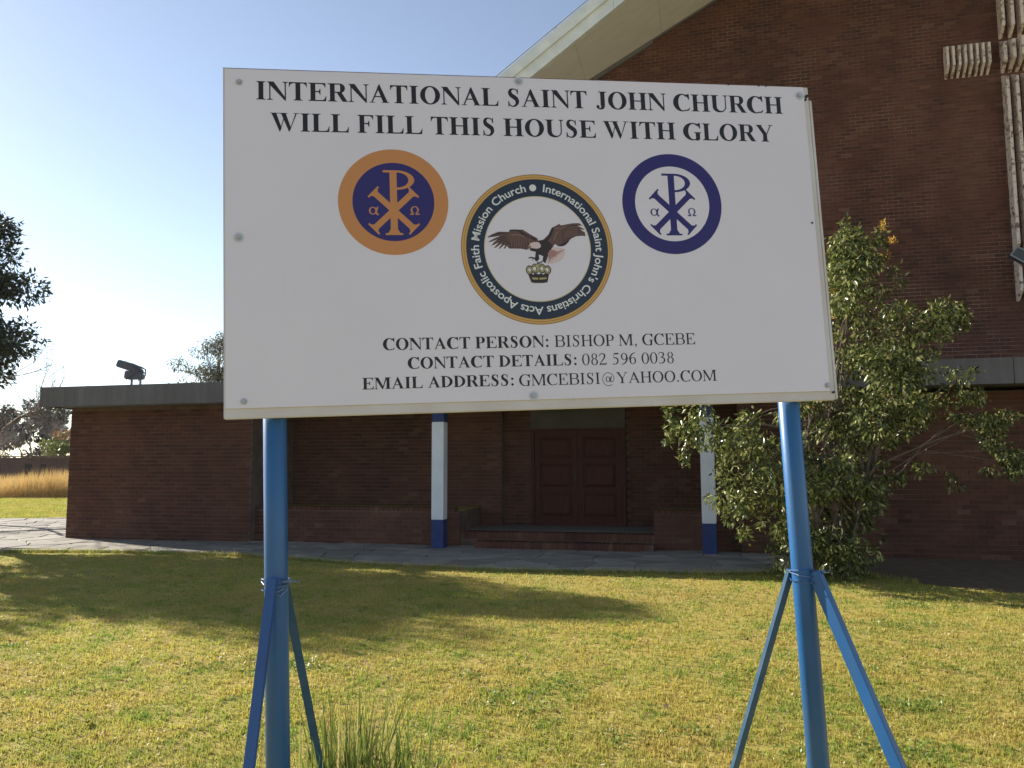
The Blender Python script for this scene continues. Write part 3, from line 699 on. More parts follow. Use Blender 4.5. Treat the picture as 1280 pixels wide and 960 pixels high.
# ---------------------------------------------------------------- signboard
Rv = Vector((.98871516, .14615605, .03287458)).normalized(); Uv = Vector((-.03842056, .01379428, .99916644)).normalized(); Dv = Uv.cross(Rv); Rv = Dv.cross(Uv)
BL = Vector((-1.01206, 2.71658, 1.89447)); Z0 = 1.895
org = BL - Uv * Z0
SM = Matrix(((Rv.x, Dv.x, Uv.x, org.x), (Rv.y, Dv.y, Uv.y, org.y), (Rv.z, Dv.z, Uv.z, org.z), (0, 0, 0, 1)))
sign = empty("church_signboard", mw=SM, label="large white church notice board on two blue steel posts", cat="signboard")
WD, HT = 2.33, 1.30
bk = MB(); bk.box((0, .004, Z0), (WD - .012, .034, Z0 + HT)); bk.box((WD - .012, .006, Z0 + .004), (WD + .002, .036, Z0 + HT - .055))
bk.build("backing_tray", M_flange, sign, bevel=.003)
rs = MB(); rs.box((.0, .003, Z0 + HT + .0002), (WD - .02, .033, Z0 + HT + .0012)); rs.build("rusty_top_edge", M_rust, sign)
MB().box((.008, -.003, Z0 + .036), (WD - .036, .0035, Z0 + HT - .004)).build("face_panel", M_sign, sign, bevel=.001)
F0 = .0032
def flat(name, polys, m, lift, parent=sign, c=(0, 0), s=1.0):
    v, f = tri(polys, 1e-5)
    me = bpy.data.meshes.new(name); me.from_pydata([(c[0] + x * s, -lift, Z0 + c[1] + y * s) for x, y in v], [], f); me.update(); return obj(name, me, m, parent)
serif_line("INTERNATIONAL SAINT JOHN CHURCH", True, .1194, 2.1950, Z0 + 1.1782, .0715, "heading_lettering", sign, F0 + .0003)
serif_line("WILL FILL THIS HOUSE WITH GLORY", True, .1690, 2.1445, Z0 + 1.0580, .0705, "heading_lettering", sign, F0 + .0003)
serif_line("CONTACT PERSON:", True, .5582, 1.1720, Z0 + .2330, .0435, "contact_lettering", sign, F0 + .0003)
serif_line("BISHOP M, GCEBE", False, 1.1959, 1.7500, Z0 + .2330, .0435, "contact_lettering", sign, F0 + .0003)
serif_line("CONTACT DETAILS:", True, .6458, 1.2765, Z0 + .1622, .0425, "contact_lettering", sign, F0 + .0003)
serif_line("082 596 0038", False, 1.2982, 1.6590, Z0 + .1612, .0430, "contact_lettering", sign, F0 + .0003)
serif_line("EMAIL ADDRESS:", True, .4815, 1.0335, Z0 + .0910, .0422, "contact_lettering", sign, F0 + .0003)
serif_line("GMCEBISI@YAHOO.COM", False, 1.0541, 1.8275, Z0 + .0888, .0425, "contact_lettering", sign, F0 + .0003)
# chi rho emblems
def chi_rho():
    g = []; t = 24; 
    g.append(rect(-9, -86, 9, 82)); g.append(rect(-9, 74, 8, 84)); g.append(rect(-26, 78, 10, 84)); g.append(rect(-22, -88, 22, -83)); g.append([(-9, -72), (9, -72), (16, -84), (-16, -84)])
    g.extend(ring(8, 58, 46, 26, 29, 20, -90, 90, dx=2, n=16)); g.append(rect(0, 78, 10, 84)); g.append(rect(0, 32, 10, 38))
    # chi
    for s in (1, -1):
        a = Vector((-49 * s, 24)); b = Vector((49 * s, -70)) ; d = (b - a).normalized(); n_ = Vector((-d.y, d.x)); w_ = 8
        g.append([tuple(a + n_ * w_), tuple(a - n_ * w_), tuple(b - n_ * w_), tuple(b + n_ * w_)])
        for q, sg in ((a, -1), (b, 1)):
            g.append([tuple(q + n_ * 19), tuple(q - n_ * 19), tuple(q - n_ * 19 + d * sg * 5), tuple(q + n_ * 19 + d * sg * 5)])
            g.append([tuple(q + n_ * 13), tuple(q - n_ * 13), tuple(q - n_ * w_ - d * sg * 6), tuple(q + n_ * w_ - d * sg * 6)])
    return g
def alpha_g(cx, cy, s):
    q = ring(0, 0, 9, 9, 5.2, 7.2, n=16) + stroke([(11, 9), (8, 2), (7.5, -4), (10, -9), (13, -8)], [3, 4, 4, 3, 2])
    return [[(cx + x * s, cy + y * s) for x, y in p] for p in q]
def omega_g(cx, cy, s):
    q = ring(0, 2, 9.5, 9.5, 5.6, 7.6, -50, 230, n=18) + [rect(-11, -9.5, -2, -6.5), rect(2, -9.5, 11, -6.5), rect(-5.2, -8, -2.2, -4), rect(2.2, -8, 5.2, -4)]
    return [[(cx + x * s, cy + y * s) for x, y in p] for p in q]
def emblem(cx, cy, R, Ri, mo, mi, mf, nm):
    e = bpy.data.objects.new(nm, None); link(e, sign)
    o = flat("outer_disc", [disc(0, 0, R, 72)], mo, F0 + .0003, e, (cx, cy)); flat("inner_disc", [disc(0, 0, Ri, 64)], mi, F0 + .0006, e, (cx, cy))
    s = Ri / 104
    flat("chi_rho", [[(x * s, y * s) for x, y in p] for p in chi_rho()], mf, F0 + .0009, e, (cx, cy))
    flat("greek_letter", [[(x * s, y * s) for x, y in p] for p in alpha_g(-53, -24, 1.15)], mf, F0 + .0009, e, (cx, cy))
    flat("greek_letter", [[(x * s, y * s) for x, y in p] for p in omega_g(53, -24, 1.1)], mf, F0 + .0009, e, (cx, cy))
    return e
emblem(.611, .792, .2035, .151, M_orange, M_navy, M_orange, "orange_emblem")
emblem(1.696, .794, .2035, .152, M_navy, M_sign, M_navy, "navy_emblem")
# central seal
seal = bpy.data.objects.new("church_seal", None); link(seal, sign); SC = (1.1495, .6125); KS = .2935 / 455
flat("gold_ring", [disc(0, 0, 455 * KS, 90)], M_golddk, F0 + .0003, seal, SC)
flat("gold_ring", ring(0, 0, 450 * KS, 450 * KS, 439 * KS, 439 * KS, n=90), M_gold, F0 + .0005, seal, SC)
flat("gold_ring", ring(0, 0, 436 * KS, 436 * KS, 426 * KS, 426 * KS, n=90), M_gold, F0 + .0005, seal, SC)
flat("navy_ring", [disc(0, 0, 424 * KS, 90)], M_navy2, F0 + .0006, seal, SC)
flat("cream_line", [disc(0, 0, 320 * KS, 80)], M_cream, F0 + .0008, seal, SC)
flat("white_field", [disc(0, 0, 315 * KS, 80)], M_sign, F0 + .0010, seal, SC)
flat("ring_dot", [disc(-15 * KS, 371 * KS, 21 * KS, 24)], M_pale, F0 + .0010, seal, SC)
# curved sans lettering, from the built-in font
dg = bpy.context.evaluated_depsgraph_get
tmp_cache = {}
def text_mesh(s):
    cu = bpy.data.curves.new("t", 'FONT'); cu.body = s; cu.size = 1; cu.resolution_u = 4; cu.offset = .012
    o = bpy.data.objects.new("t", cu); COL.objects.link(o); bpy.context.view_layer.update()
    me = bpy.data.meshes.new_from_object(o.evaluated_get(dg())); v = [(q.co.x, q.co.y) for q in me.vertices]; f = [tuple(p.vertices) for p in me.polygons]
    bpy.data.objects.remove(o); bpy.data.curves.remove(cu); bpy.data.meshes.remove(me); return v, f
def ext(s): v, _ = text_mesh(s); return max(p[0] for p in v)
bar = ext("|"); adv = {}
TXT = "International Saint John's Christians Acts Apostolic Faith Mission Church"
for ch in set(TXT) | {' '}:
    adv[ch] = ext(ch + "|") - bar; 
    if ch != ' ': tmp_cache[ch] = text_mesh(ch)
tot = sum(adv[c] for c in TXT); capH = max(p[1] for p in tmp_cache['I'][0])
r0 = 350 * KS; sz = 47 * KS / capH; ang0 = R_(6.6); span = R_(360 - 6.6 - 8.6); V = []; F = []; pos = 0
for ch in TXT:
    mid = pos + adv[ch] / 2
    if ch != ' ':
        v, f = tmp_cache[ch]; th = ang0 + span * mid / tot; o = len(V); er = (math.sin(th), math.cos(th)); et = (math.cos(th), -math.sin(th)); sx = span * (r0 + 18 * KS) / tot
        for x, y in v:
            lx = (x - adv[ch] / 2) * sx; rr = r0 + y * sz; V.append((SC[0] + et[0] * lx + er[0] * rr, -(F0 + .0010), Z0 + SC[1] + et[1] * lx + er[1] * rr))
        F += [tuple(i + o for i in t) for t in f]
    pos += adv[ch]
me = bpy.data.meshes.new("seal_lettering"); me.from_pydata(V, [], F); me.update(); obj("seal_lettering", me, M_pale, seal)
# eagle standing on a crown, flat print
eagle = bpy.data.objects.new("eagle_print", None); link(eagle, seal)
def E(x, y): # source drawing units -> board metres about the seal centre
    px, py = 600 + x / 9.143, 270 + y / 9.143
    return ((px - 671.7) * .2935 / 94.6 + .0, -(py - 311.9) * .2935 / 94.2)
def ep(name, polys, m, k): return flat(name, [[E(*p) for p in q] for q in polys], m, F0 + .0011 + .0002 * k, seal, SC)
eagle_parts = []
bpy.data.objects.remove(eagle)
M_e1 = mat("eagle_brown_print", (.125, .072, .062), .5); M_e2 = mat("eagle_dark_print", (.040, .028, .032), .5); M_e3 = mat("eagle_light_brown_print", (.24, .14, .12), .5)
M_e4 = mat("eagle_pink_white_print", (.62, .50, .53), .5); M_e5 = mat("eagle_tail_print", (.36, .20, .20), .5); M_e6 = mat("crown_gold_print", (.38, .34, .16), .5)
ep("eagle_wing", [[(85, 255), (130, 225), (215, 190), (330, 192), (345, 165), (490, 165), (560, 210), (655, 265), (662, 300), (570, 345), (530, 400), (470, 385), (330, 383), (300, 300), (240, 240), (150, 250)],
    [(95, 308), (170, 265), (250, 235), (300, 260), (200, 280), (120, 308)], [(120, 350), (200, 290), (280, 250), (310, 290), (220, 310), (150, 345)],
    [(155, 375), (210, 320), (280, 280), (320, 320), (240, 330), (180, 372)], [(205, 388), (250, 330), (300, 290), (330, 340), (270, 345), (225, 382)], [(265, 382), (290, 340), (320, 320), (330, 383), (300, 352), (285, 380)]], M_e1, 0)
ep("eagle_wing", [[(662, 292), (720, 280), (780, 225), (820, 150), (850, 130), (915, 97), (930, 115), (1060, 90), (1140, 88), (1175, 105), (1120, 118), (1190, 150), (1205, 165), (1150, 160), (1205, 195), (1210, 240), (1170, 235), (1100, 240), (1040, 270), (1000, 310), (950, 355), (890, 358), (850, 330), (820, 380), (760, 440), (690, 400)]], M_e1, 0)
ep("eagle_body", [[(655, 295), (720, 285), (780, 300), (830, 350), (815, 420), (850, 455), (760, 480), (745, 520), (720, 548), (700, 520), (710, 470), (660, 450), (665, 500), (640, 530), (612, 520), (625, 430), (640, 390)]], M_e2, 1)
ep("eagle_feathers", [stroke([(100, 258), (200, 215), (320, 205)], [6, 14, 10])[i] for i in range(10)] + [q for k in range(5) for q in stroke([(105 + k * 42, 305 + k * 20), (190 + k * 28, 262 + k * 16), (300 + k * 10, 240 + k * 22)], [5, 10, 8], 4)]
   + stroke([(345, 175), (440, 178), (520, 230), (640, 285)], [16, 20, 26, 24]) + stroke([(840, 140), (800, 230), (740, 300)], [24, 34, 30]) + [q for k in range(5) for q in stroke([(1180 - k * 4, 118 + k * 28), (1060, 120 + k * 30), (940, 190 + k * 28)], [5, 9, 8], 4)]
   + stroke([(900, 350), (960, 330), (1010, 290)], [20, 34, 20]) + [q for k in range(7) for q in stroke([(340 + k * 34, 378), (350 + k * 32, 320), (380 + k * 26, 250)], [10, 8, 5], 3)], M_e2, 2)
ep("eagle_feathers", [q for k in range(8) for q in stroke([(350 + k * 30, 372), (360 + k * 29, 300), (385 + k * 25, 225)], [5, 5, 3], 3)] + [q for k in range(5) for q in stroke([(1120, 135 + k * 22), (1040, 140 + k * 25), (960, 190 + k * 22)], [4, 5, 4], 3)]
   + stroke([(350, 230), (430, 222), (510, 250)], [9, 11, 7]) + stroke([(860, 150), (930, 150), (990, 130)], [8, 8, 6]) + stroke([(840, 290), (870, 220), (900, 180)], [10, 12, 8]), M_e3, 3)
ep("eagle_tail", [[(800, 400), (838, 345), (850, 375), (880, 365), (900, 378), (925, 368), (940, 388), (968, 385), (958, 405), (968, 425), (955, 440), (962, 462), (940, 475), (938, 500), (912, 505), (900, 530), (872, 530), (855, 552), (830, 545), (808, 562), (785, 548), (760, 556), (750, 520), (765, 470)]], M_e4, 2)
ep("eagle_tail_feathers", [q for k in range(9) for q in stroke([(955 - k * 23, 395 + k * 20), (895 - k * 15, 415 + k * 14), (815 - k * 5, 430 + k * 5)], [6, 8, 14], 4)] + [[(790, 400), (840, 400), (880, 430), (850, 470), (790, 490), (760, 450)]], M_e5, 3)
ep("eagle_head", [[(548, 360), (570, 322), (615, 308), (670, 312), (690, 345), (680, 375), (640, 385), (600, 378), (560, 372)]], M_e4, 3)
ep("eagle_beak", [[(548, 362), (575, 350), (580, 372), (555, 378), (548, 395), (537, 385)]], M_e3, 4)
ep("eagle_head_shade", [[(560, 378), (600, 380), (650, 388), (690, 370), (680, 410), (620, 420), (565, 405)]], M_e2, 4)
ep("eagle_legs", stroke([(540, 492), (570, 486), (620, 500), (640, 530)], [8, 14, 18, 16]) + stroke([(590, 500), (590, 520)], [8, 6]) + stroke([(700, 530), (670, 545), (640, 560)], [14, 12, 8]) + stroke([(720, 520), (740, 550)], [12, 8]), M_e2, 4)
ep("crown", [[(528, 670), (768, 670), (745, 768), (700, 776), (600, 776), (560, 768)], disc(648, 552, 16, 12)] + ring(548, 628, 42, 54, 14, 24, n=16) + ring(610, 612, 42, 58, 14, 26, n=16) + ring(690, 612, 42, 58, 14, 26, n=16) + ring(752, 628, 42, 54, 14, 24, n=16), M_e2, 2)
ep("crown_gold", ring(548, 628, 32, 42, 20, 30, 0, 360, n=16) + ring(610, 610, 32, 46, 20, 34, n=16) + ring(690, 610, 32, 46, 20, 34, n=16) + ring(752, 628, 32, 42, 20, 30, n=16) + stroke([(648, 545), (648, 600), (645, 670)], [14, 20, 14])
   + [[(570, 712), (640, 716), (640, 738), (578, 735)], [(655, 716), (738, 712), (732, 732), (655, 738)]], M_e6, 3)
ep("crown_pearls", [disc(546, 625, 17, 10), disc(604, 612, 18, 10), disc(688, 612, 18, 10), disc(748, 622, 17, 10), disc(585, 672, 9, 8), disc(648, 668, 10, 8), disc(700, 672, 9, 8), disc(632, 580, 8, 8)], M_pale, 4)
# bolts, rivet holes
for (x, z, halo) in ((.0592, 1.2432, 0), (.0553, .6544, 1), (.0704, .0601, 0), (1.104, 1.2813, 1), (1.1066, .0505, 1), (2.2732, 1.2582, 1), (2.2844, .0583, 0)):
    if halo: flat("stain", [disc(x, z, .019, 20)], M_halo, F0 + .0002)
    b = MB(); b.cyl((x, -F0, Z0 + z), (x, -F0 - .0022, Z0 + z), .0118, n=20); b.cyl((x, -F0 - .0026, Z0 + z), (x, -F0 - .008, Z0 + z), .0065, n=6); b.build("bolt", M_bolt, sign)
for (x, z, s) in ((2.3065, 1.258, .006), (2.300, 1.243, .004), (2.2800, .7189, .0042), (2.3089, .0310, .0045), (1.9673, 1.296, .004), (2.098, 1.295, .004), (2.1294, 1.295, .004), (1.400, 1.297, .003)):
    MB().cyl((x, .0045 if x > 2.29 else -F0 - .001, Z0 + z), (x, -F0 - .0025, Z0 + z), s, n=10).build("rivet", M_lead, sign)
# posts and braces
def post(X, nm):
    m_ = MB(); n = 40; m_.cyl((X, .078, -.35), (X, .078, Z0 + 1.22), .041, n=n); o = m_.build(nm, M_post, sign); o.data.polygons.foreach_set("use_smooth", [len(p.vertices) == 4 for p in o.data.polygons]); return o
PL, PR = .163, 2.158
post(PL, "post"); post(PR, "post")
for zz in (.25, 1.05):
    MB().box((.02, .036, Z0 + zz), (WD - .03, .072, Z0 + zz + .04)).build("cross_rail", M_post, sign)
SI = SM.inverted()
def brace(X, zc, ang, rad, n1, w1, w2, m, start=.05):
    """flat bar or angle from the clamp to the ground; n1 = direction its broad face looks"""
    top = SM @ Vector((X, .078, zc)); a = R_(ang); d2 = Vector((math.cos(a), math.sin(a), 0))
    foot = Vector((top.x, top.y, -.1)) + d2 * rad; top = top + d2 * start
    R3 = SI.to_3x3(); p0, p1 = SI @ top, SI @ foot; d = (p1 - p0).normalized(); n = (R3 @ Vector((*n1, 0))).normalized(); n = (n - d * n.dot(d)).normalized(); t = d.cross(n)
    mb = MB(); vs = [p + t * x + n * y for p in (p0, p1) for x, y in ((-w1 / 2, -w2 / 2), (w1 / 2, -w2 / 2), (w1 / 2, w2 / 2), (-w1 / 2, w2 / 2))]
    mb.add(vs, [(0, 1, 2, 3), (7, 6, 5, 4), (0, 4, 5, 1), (1, 5, 6, 2), (2, 6, 7, 3), (3, 7, 4, 0)])
    return mb.build("brace", m, sign, bevel=.0015)
brace(PL, 1.335, -88, .62, (-.25, -1), .040, .010, M_brace); brace(PL, 1.33, 78, .66, (.3, -1), .030, .018, M_lampdkblue)
brace(PR, 1.235, -48, .66, (-.75, -.55), .047, .030, M_post); brace(PR, 1.235, 128, .55, (.45, -.9), .032, .020, M_lampdkblue)
for X, zc in ((PL, 1.315), (PR, 1.225)):
    for k in range(3):
        pts = []; tilt = (.012, -.01, .005)[k]
        for i in range(25):
            t = 2 * math.pi * i / 24; r = .047 + .004 * (i % 3 == 0); pts.append((X + r * math.cos(t), .078 + r * math.sin(t), zc + (k - 1) * .012 + tilt * math.cos(t + k)))
        mb = MB(); mb.tube(pts, [.0018] * len(pts), 6)
        if k == 1: mb.tube([(X + .045, .05, zc), (X + .065, .03, zc + .006), (X + .085, .035, zc + .002), (X + .09, .03, zc + .015)], [.0025] * 4, 5); mb.tube([(X + .03, .04, zc - .02), (X + .0, .025, zc - .03), (X + .02, .03, zc - .042), (X + .045, .045, zc - .02)], [.0025] * 4, 5)
        mb.build("binding_wire", M_wire if k == 1 else M_brace, sign)
    bl = MB(); bl.cyl((X + .03, .03, zc + .005), (X + .055, .018, zc + .010), .0035, n=8); bl.cyl((X + .053, .019, zc + .0097), (X + .060, .0155, zc + .011), .008, n=6); bl.build("clamp_bolt", M_wire, sign)

# ---------------------------------------------------------------- vegetation
def leaves(name, centers, radii, n, size, m, parent, droop=.35, aspect=.42, seed=1, power=.75, flat_=.6, axis_out=False):
    g = np.random.default_rng(seed); C = np.array(centers, float); Rr = np.array(radii, float)
    vol = Rr.prod(1) ** .8; idx = g.choice(len(C), n, p=vol / vol.sum())
    d = g.normal(size=(n, 3)); d /= np.linalg.norm(d, axis=1)[:, None]; r = g.random(n) ** (1 / 3) ; r = r ** power
    p = C[idx] + d * r[:, None] * Rr[idx] * (1 + .12 * g.normal(size=(n, 1)))
    ax = d * .8 + g.normal(size=(n, 3)) * .8; ax[:, 2] -= droop * 1.6; ax /= np.linalg.norm(ax, axis=1)[:, None]
    sd_ = np.cross(ax, g.normal(size=(n, 3)) * flat_ + np.array([0, 0, 1.0])); sd_ /= np.linalg.norm(sd_, axis=1)[:, None] + 1e-9
    nr = np.cross(ax, sd_)
    s = (size * (.5 + .95 * g.random(n)))[:, None]; wd = s * aspect * .5
    v = np.stack([p, p + ax * s * .45 + sd_ * wd + nr * s * .05, p + ax * s, p + ax * s * .45 - sd_ * wd + nr * s * .05], 1).reshape(-1, 3)
    f = np.arange(n * 4).reshape(-1, 4)
    tri_ = np.concatenate([f[:, [0, 1, 2]], f[:, [0, 2, 3]]], 1).reshape(-1, 3); tint = np.repeat(g.random(n), 2)
    return fastmesh(name, v, tri_, m, parent, tint)
def cluster_pts(lobes, k, seed, spread=1.0, cr=(.18, .4)):
    """many small clumps spread through big ellipsoid lobes"""
    g = np.random.default_rng(seed); out = []; rad = []
    for (c, r, wgt) in lobes:
        for _ in range(max(2, int(k * wgt))):
            d = g.normal(size=3); d /= np.linalg.norm(d); q = g.random() ** .42 * spread
            out.append(np.array(c) + d * q * np.array(r)); s = g.uniform(*cr); rad.append((s * g.uniform(.8, 1.5), s * g.uniform(.8, 1.5), s * g.uniform(.6, 1.0)))
    return out, rad
def branches(name, base_pts, targets, r0, m, parent, seed=0, n=5, sag=.0, every=1):
    g = np.random.default_rng(seed); mb = MB()
    for t in targets[::every]:
        t = Vector(t); b = Vector(base_pts[g.integers(len(base_pts))]); mid = b.lerp(t, .5) + Vector(g.normal(size=3) * .12 * (t - b).length * .6); mid.z += .12 * (t - b).length - sag
        pts = []; 
        for i in range(6):
            q = i / 5; pts.append(b * (1 - q) ** 2 + mid * 2 * q * (1 - q) + t * q * q + Vector(g.normal(size=3) * .02 * (0 < i < 5)))
        mb.tube(pts, [r0 * (1 - .88 * i / 5) for i in range(6)], n)
    return mb.build(name, m, parent)

# big shrub tree right of the sign
T0 = Vector((4.75, 11.75, 0)); k11 = 11.7 / 970
def lob(px, py, rx, ry, dy=0, ry_d=None, wgt=1.0):
    d = 11.7 + dy; k = d / 970; return ((px - 640) * k - T0.x, d - T0.y, 1.75 + (572 - py) * k), (rx * k, ry_d if ry_d else min(rx, 70) * k, ry * k), wgt
lobes = [lob(1073, 288, 12, 22, 0, .2, .12), lob(1066, 310, 20, 22, 0, .3, .2), lob(1058, 335, 26, 34, 0, .4, .35), lob(1100, 330, 20, 24, 0, .3, .2), lob(1190, 395, 20, 12, 0, .2, .1), lob(1106, 312, 14, 14, 0, .2, .1), lob(1070, 400, 46, 60, 0, .7, 1.0), lob(1150, 400, 48, 34, .1, .5, .5), lob(1115, 465, 78, 55, 0, .9, 1.2), lob(1182, 410, 24, 20, 0, .3, .15),
         lob(1050, 530, 80, 62, 0, 1.0, 1.3), lob(930, 545, 62, 32, -.3, .6, .6), lob(868, 528, 30, 18, -.5, .3, .22), lob(965, 600, 62, 55, -.3, .8, .9), lob(985, 655, 45, 30, -.3, .5, .45), lob(1140, 520, 60, 40, .2, .6, .5),
         lob(1040, 620, 55, 55, .2, .7, .8), lob(1030, 660, 40, 34, .4, .5, .4), lob(1200, 462, 22, 24, 0, .3, .10), lob(925, 628, 28, 24, -.5, .3, .2), lob(1005, 690, 48, 22, -.3, .4, .4), lob(1050, 690, 22, 22, -.2, .4, .2), lob(1030, 600, 40, 50, -.6, .4, .4), lob(1070, 640, 28, 46, .3, .4, .35)]
tree = empty("shrub_tree", T0, label="bushy glossy-leaved tree with orange tips right of the sign", cat="tree")
cl, cr = cluster_pts(lobes, 30, 5, cr=(.09, .24))
leaves("crown", cl, cr, 27000, .086, M_leaf, tree, droop=.5, seed=2)
hang = [lob(1255, 545, 24, 34, -.1, .3, .5), lob(1240, 520, 30, 20, -.1, .3, .4), lob(1268, 575, 12, 20, -.1, .2, .2), lob(1232, 570, 22, 26, -.1, .3, .4), lob(1262, 590, 10, 24, -.1, .2, .25), lob(1185, 600, 12, 12, -.1, .2, .15), lob(1150, 585, 14, 16, 0, .2, .15), lob(1215, 500, 12, 12, 0, .2, .12), lob(1120, 590, 22, 12, 0, .2, .15), lob(1075, 600, 20, 30, 0, .3, .2)]
c2, r2 = cluster_pts(hang, 14, 6, cr=(.07, .16)); leaves("drooping_foliage", c2, r2, 2400, .075, M_leaf, tree, droop=.9, seed=3)
# tall loose sprays on top
sp, sr = [], []
for (px, py, h_) in ((1070, 290, .30), (1050, 315, .3), (1090, 310, .25), (1112, 292, .2), (1130, 345, .25), (1180, 385, .2), (1208, 392, .16), (1215, 402, .1), (838, 518, .2), (836, 545, .15), (855, 570, .15), (900, 585, .2), (905, 640, .15), (925, 665, .12)):
    (c, r, _) = lob(px, py, 10, 10, -.1)
    for j in range(6): sp.append((c[0] + rnd.uniform(-.05, .05), c[1] + rnd.uniform(-.1, .1), c[2] - h_ / 2 + h_ * j / 4)); sr.append((.07, .07, .07))
leaves("tip_sprays", sp, sr, 1500, .075, M_leaf, tree, droop=-.2 + .4, seed=4)
yc = [lob(1117, 275, 8, 9)[0], lob(1128, 296, 9, 8)[0], lob(1119, 316, 8, 7)[0], lob(1047, 362, 7, 9)[0], lob(1013, 512, 9, 8)[0], lob(1040, 395, 6, 12)[0]]
for q, c_ in enumerate(yc): leaves("orange_tip", [c_], [(.06, .06, .055)], 36, .055, M_yellowleaf, tree, droop=-.3, aspect=.3, seed=50 + q)
tb = MB()
stems = []
for (dx, dy, tx, ty, tz) in ((0, 0, .15, .1, 2.6), (-.12, .05, -.5, 0, 2.2), (.12, -.05, .9, .1, 2.4), (.03, .12, .3, .3, 3.2)):
    pts = [Vector((dx, dy, -.1)).lerp(Vector((tx, ty, tz)), q) + Vector((.06 * math.sin(q * 7 + dx * 9), .05 * math.cos(q * 5), 0)) for q in (0, .2, .4, .6, .8, 1)]
    tb.tube(pts, [.075, .065, .055, .045, .038, .03], 8); stems += [tuple(p) for p in pts[2:]]
tb.build("trunk", M_bark, tree, smooth=True)
branches("branches", stems, cl, .022, M_bark, tree, 3, 5, every=4)
lb = MB(); A = Vector(lob(1075, 592, 1, 1)[0]); B_ = Vector(lob(1232, 532, 1, 1, -.1)[0])
lb.tube([A, A.lerp(B_, .3) + Vector((0, 0, .06)), A.lerp(B_, .62) + Vector((0, 0, .07)), B_], [.018, .014, .011, .006], 6)
lb.tube([A.lerp(B_, .45) + Vector((0, 0, .06)), A.lerp(B_, .8) + Vector((0, 0, .22)), Vector(lob(1232, 512, 1, 1, -.1)[0])], [.010, .008, .004], 5)
for c in c2[::5]: lb.tube([B_.lerp(A, rnd.uniform(0, .6)), Vector(c) + Vector((0, 0, .05)), Vector(c)], [.006, .005, .003], 4)
lb.build("bare_limb", M_bark, tree)

def make_tree(name, base_, lobes_, kcl, nleaf, lsize, m, label, seed, trunk_r=.2, crr=(.3, .6), group=None, cat="tree", trunk_top=None, br=True, droop=.3, aspect=.42, bm_=None, every=3):
    t = empty(name, base_, label=label, cat=cat, group=group); c, r = cluster_pts(lobes_, kcl, seed, cr=crr)
    leaves("crown", c, r, nleaf, lsize, m, t, droop=droop, seed=seed, aspect=aspect)
    top = Vector(trunk_top or np.mean([np.array(l[0]) for l in lobes_], 0)); mb = MB(); pts = [Vector((0, 0, -.2)).lerp(top, q) + Vector((.1 * math.sin(q * 6 + seed), .1 * math.cos(q * 5 + seed), 0)) * q for q in (0, .2, .4, .6, .8, 1)]
    mb.tube(pts, [trunk_r * (1 - .6 * i / 5) for i in range(6)], 8); mb.build("trunk", bm_ or M_bark, t, smooth=True)
    if br: branches("branches", [tuple(p) for p in pts[2:]], c, trunk_r * .3, bm_ or M_bark, t, seed, 4, every=every)
    return t
# evergreen at left whose crown reaches into the frame and shades the lawn
make_tree("evergreen_tree", (-14.1, 18.0, 0), [((.2, -.5, 6.25), (2.3, 2.3, 1.05), 1.3), ((.2, -.2, 4.6), (2.5, 2.3, .95), 1.1), ((-1.0, 0, 6.9), (1.6, 1.4, .7), .5), ((1.75, -.2, 5.9), (1.0, .8, .35), .2), ((1.6, -.2, 4.4), (1.1, .8, .45), .25), ((1.3, 0, 7.1), (.8, .8, .45), .2)],
          60, 56000, .125, M_darkleaf, "dark evergreen tree reaching in from the left edge of the photo", 21, .28, (.25, .5), trunk_top=(-.2, 0, 7.0))
make_tree("evergreen_tree", (-19.0, 16.6, 0), [((0, 0, 5.4), (3.0, 2.4, 1.5), 1.4), ((.6, 0, 4.2), (2.6, 2.2, .9), .7)],
          45, 15000, .22, M_darkleaf, "dark evergreen tree standing outside the left edge of the photo", 22, .3, (.3, .6))
# bare tree with fine twigs at left
def bare_tree(name, base_, h, label, seed, m, levels=5, r=.16, spread=.55, group=None, cat="tree"):
    t = empty(name, base_, label=label, cat=cat, group=group); g = random.Random(seed); tr_ = MB(); tw = MB()
    def rec(p, d, L, rad, lv):
        pts = [p]; dd = d.copy()
        for i in range(3):
            dd = (dd + Vector((g.gauss(0, .12), g.gauss(0, .12), g.gauss(.02, .06)))).normalized(); pts.append(pts[-1] + dd * L / 3)
        (tr_ if lv == levels else tw).tube(pts, [rad, rad * .85, rad * .72, rad * .6], 6 if lv >= levels - 1 else 3)
        if lv == 0: return
        for _ in range(g.choice((3, 4))):
            q = pts[g.choice((2, 3, 3))]; nd = (dd + Vector((g.gauss(0, spread), g.gauss(0, spread), g.gauss(.05, spread * .6)))).normalized(); rec(q, nd, L * g.uniform(.6, .8), rad * .55, lv - 1)
    rec(Vector((0, 0, -.2)), Vector((0, 0, 1)), h * .32, r, levels)
    tr_.build("trunk", m, t); tw.build("twigs", m, t); return t
bare_tree("bare_tree", (-15.9, 22.5, 0), 6.6, "leafless tree with fine twigs behind the dark evergreen", 9, M_bark, 6, .11, .62)
# grey gum tree beyond the roof
make_tree("gum_tree", (-17.2, 45, 0), [((0, 0, 7.0), (2.2, 2.0, 1.8), 1.2), ((.9, 0, 8.5), (1.4, 1.4, 1.0), .6), ((-1.9, 0, 5.5), (1.0, 1, .7), .35), ((1.8, 0, 6.2), (1.6, 1.4, 1.5), .7), ((0, 0, 5.0), (2.6, 2.0, .9), .7)],
          30, 17000, .17, M_greyleaf, "pale grey-green gum tree showing above the flat roof", 31, .25, (.25, .5), droop=.6, aspect=.3)
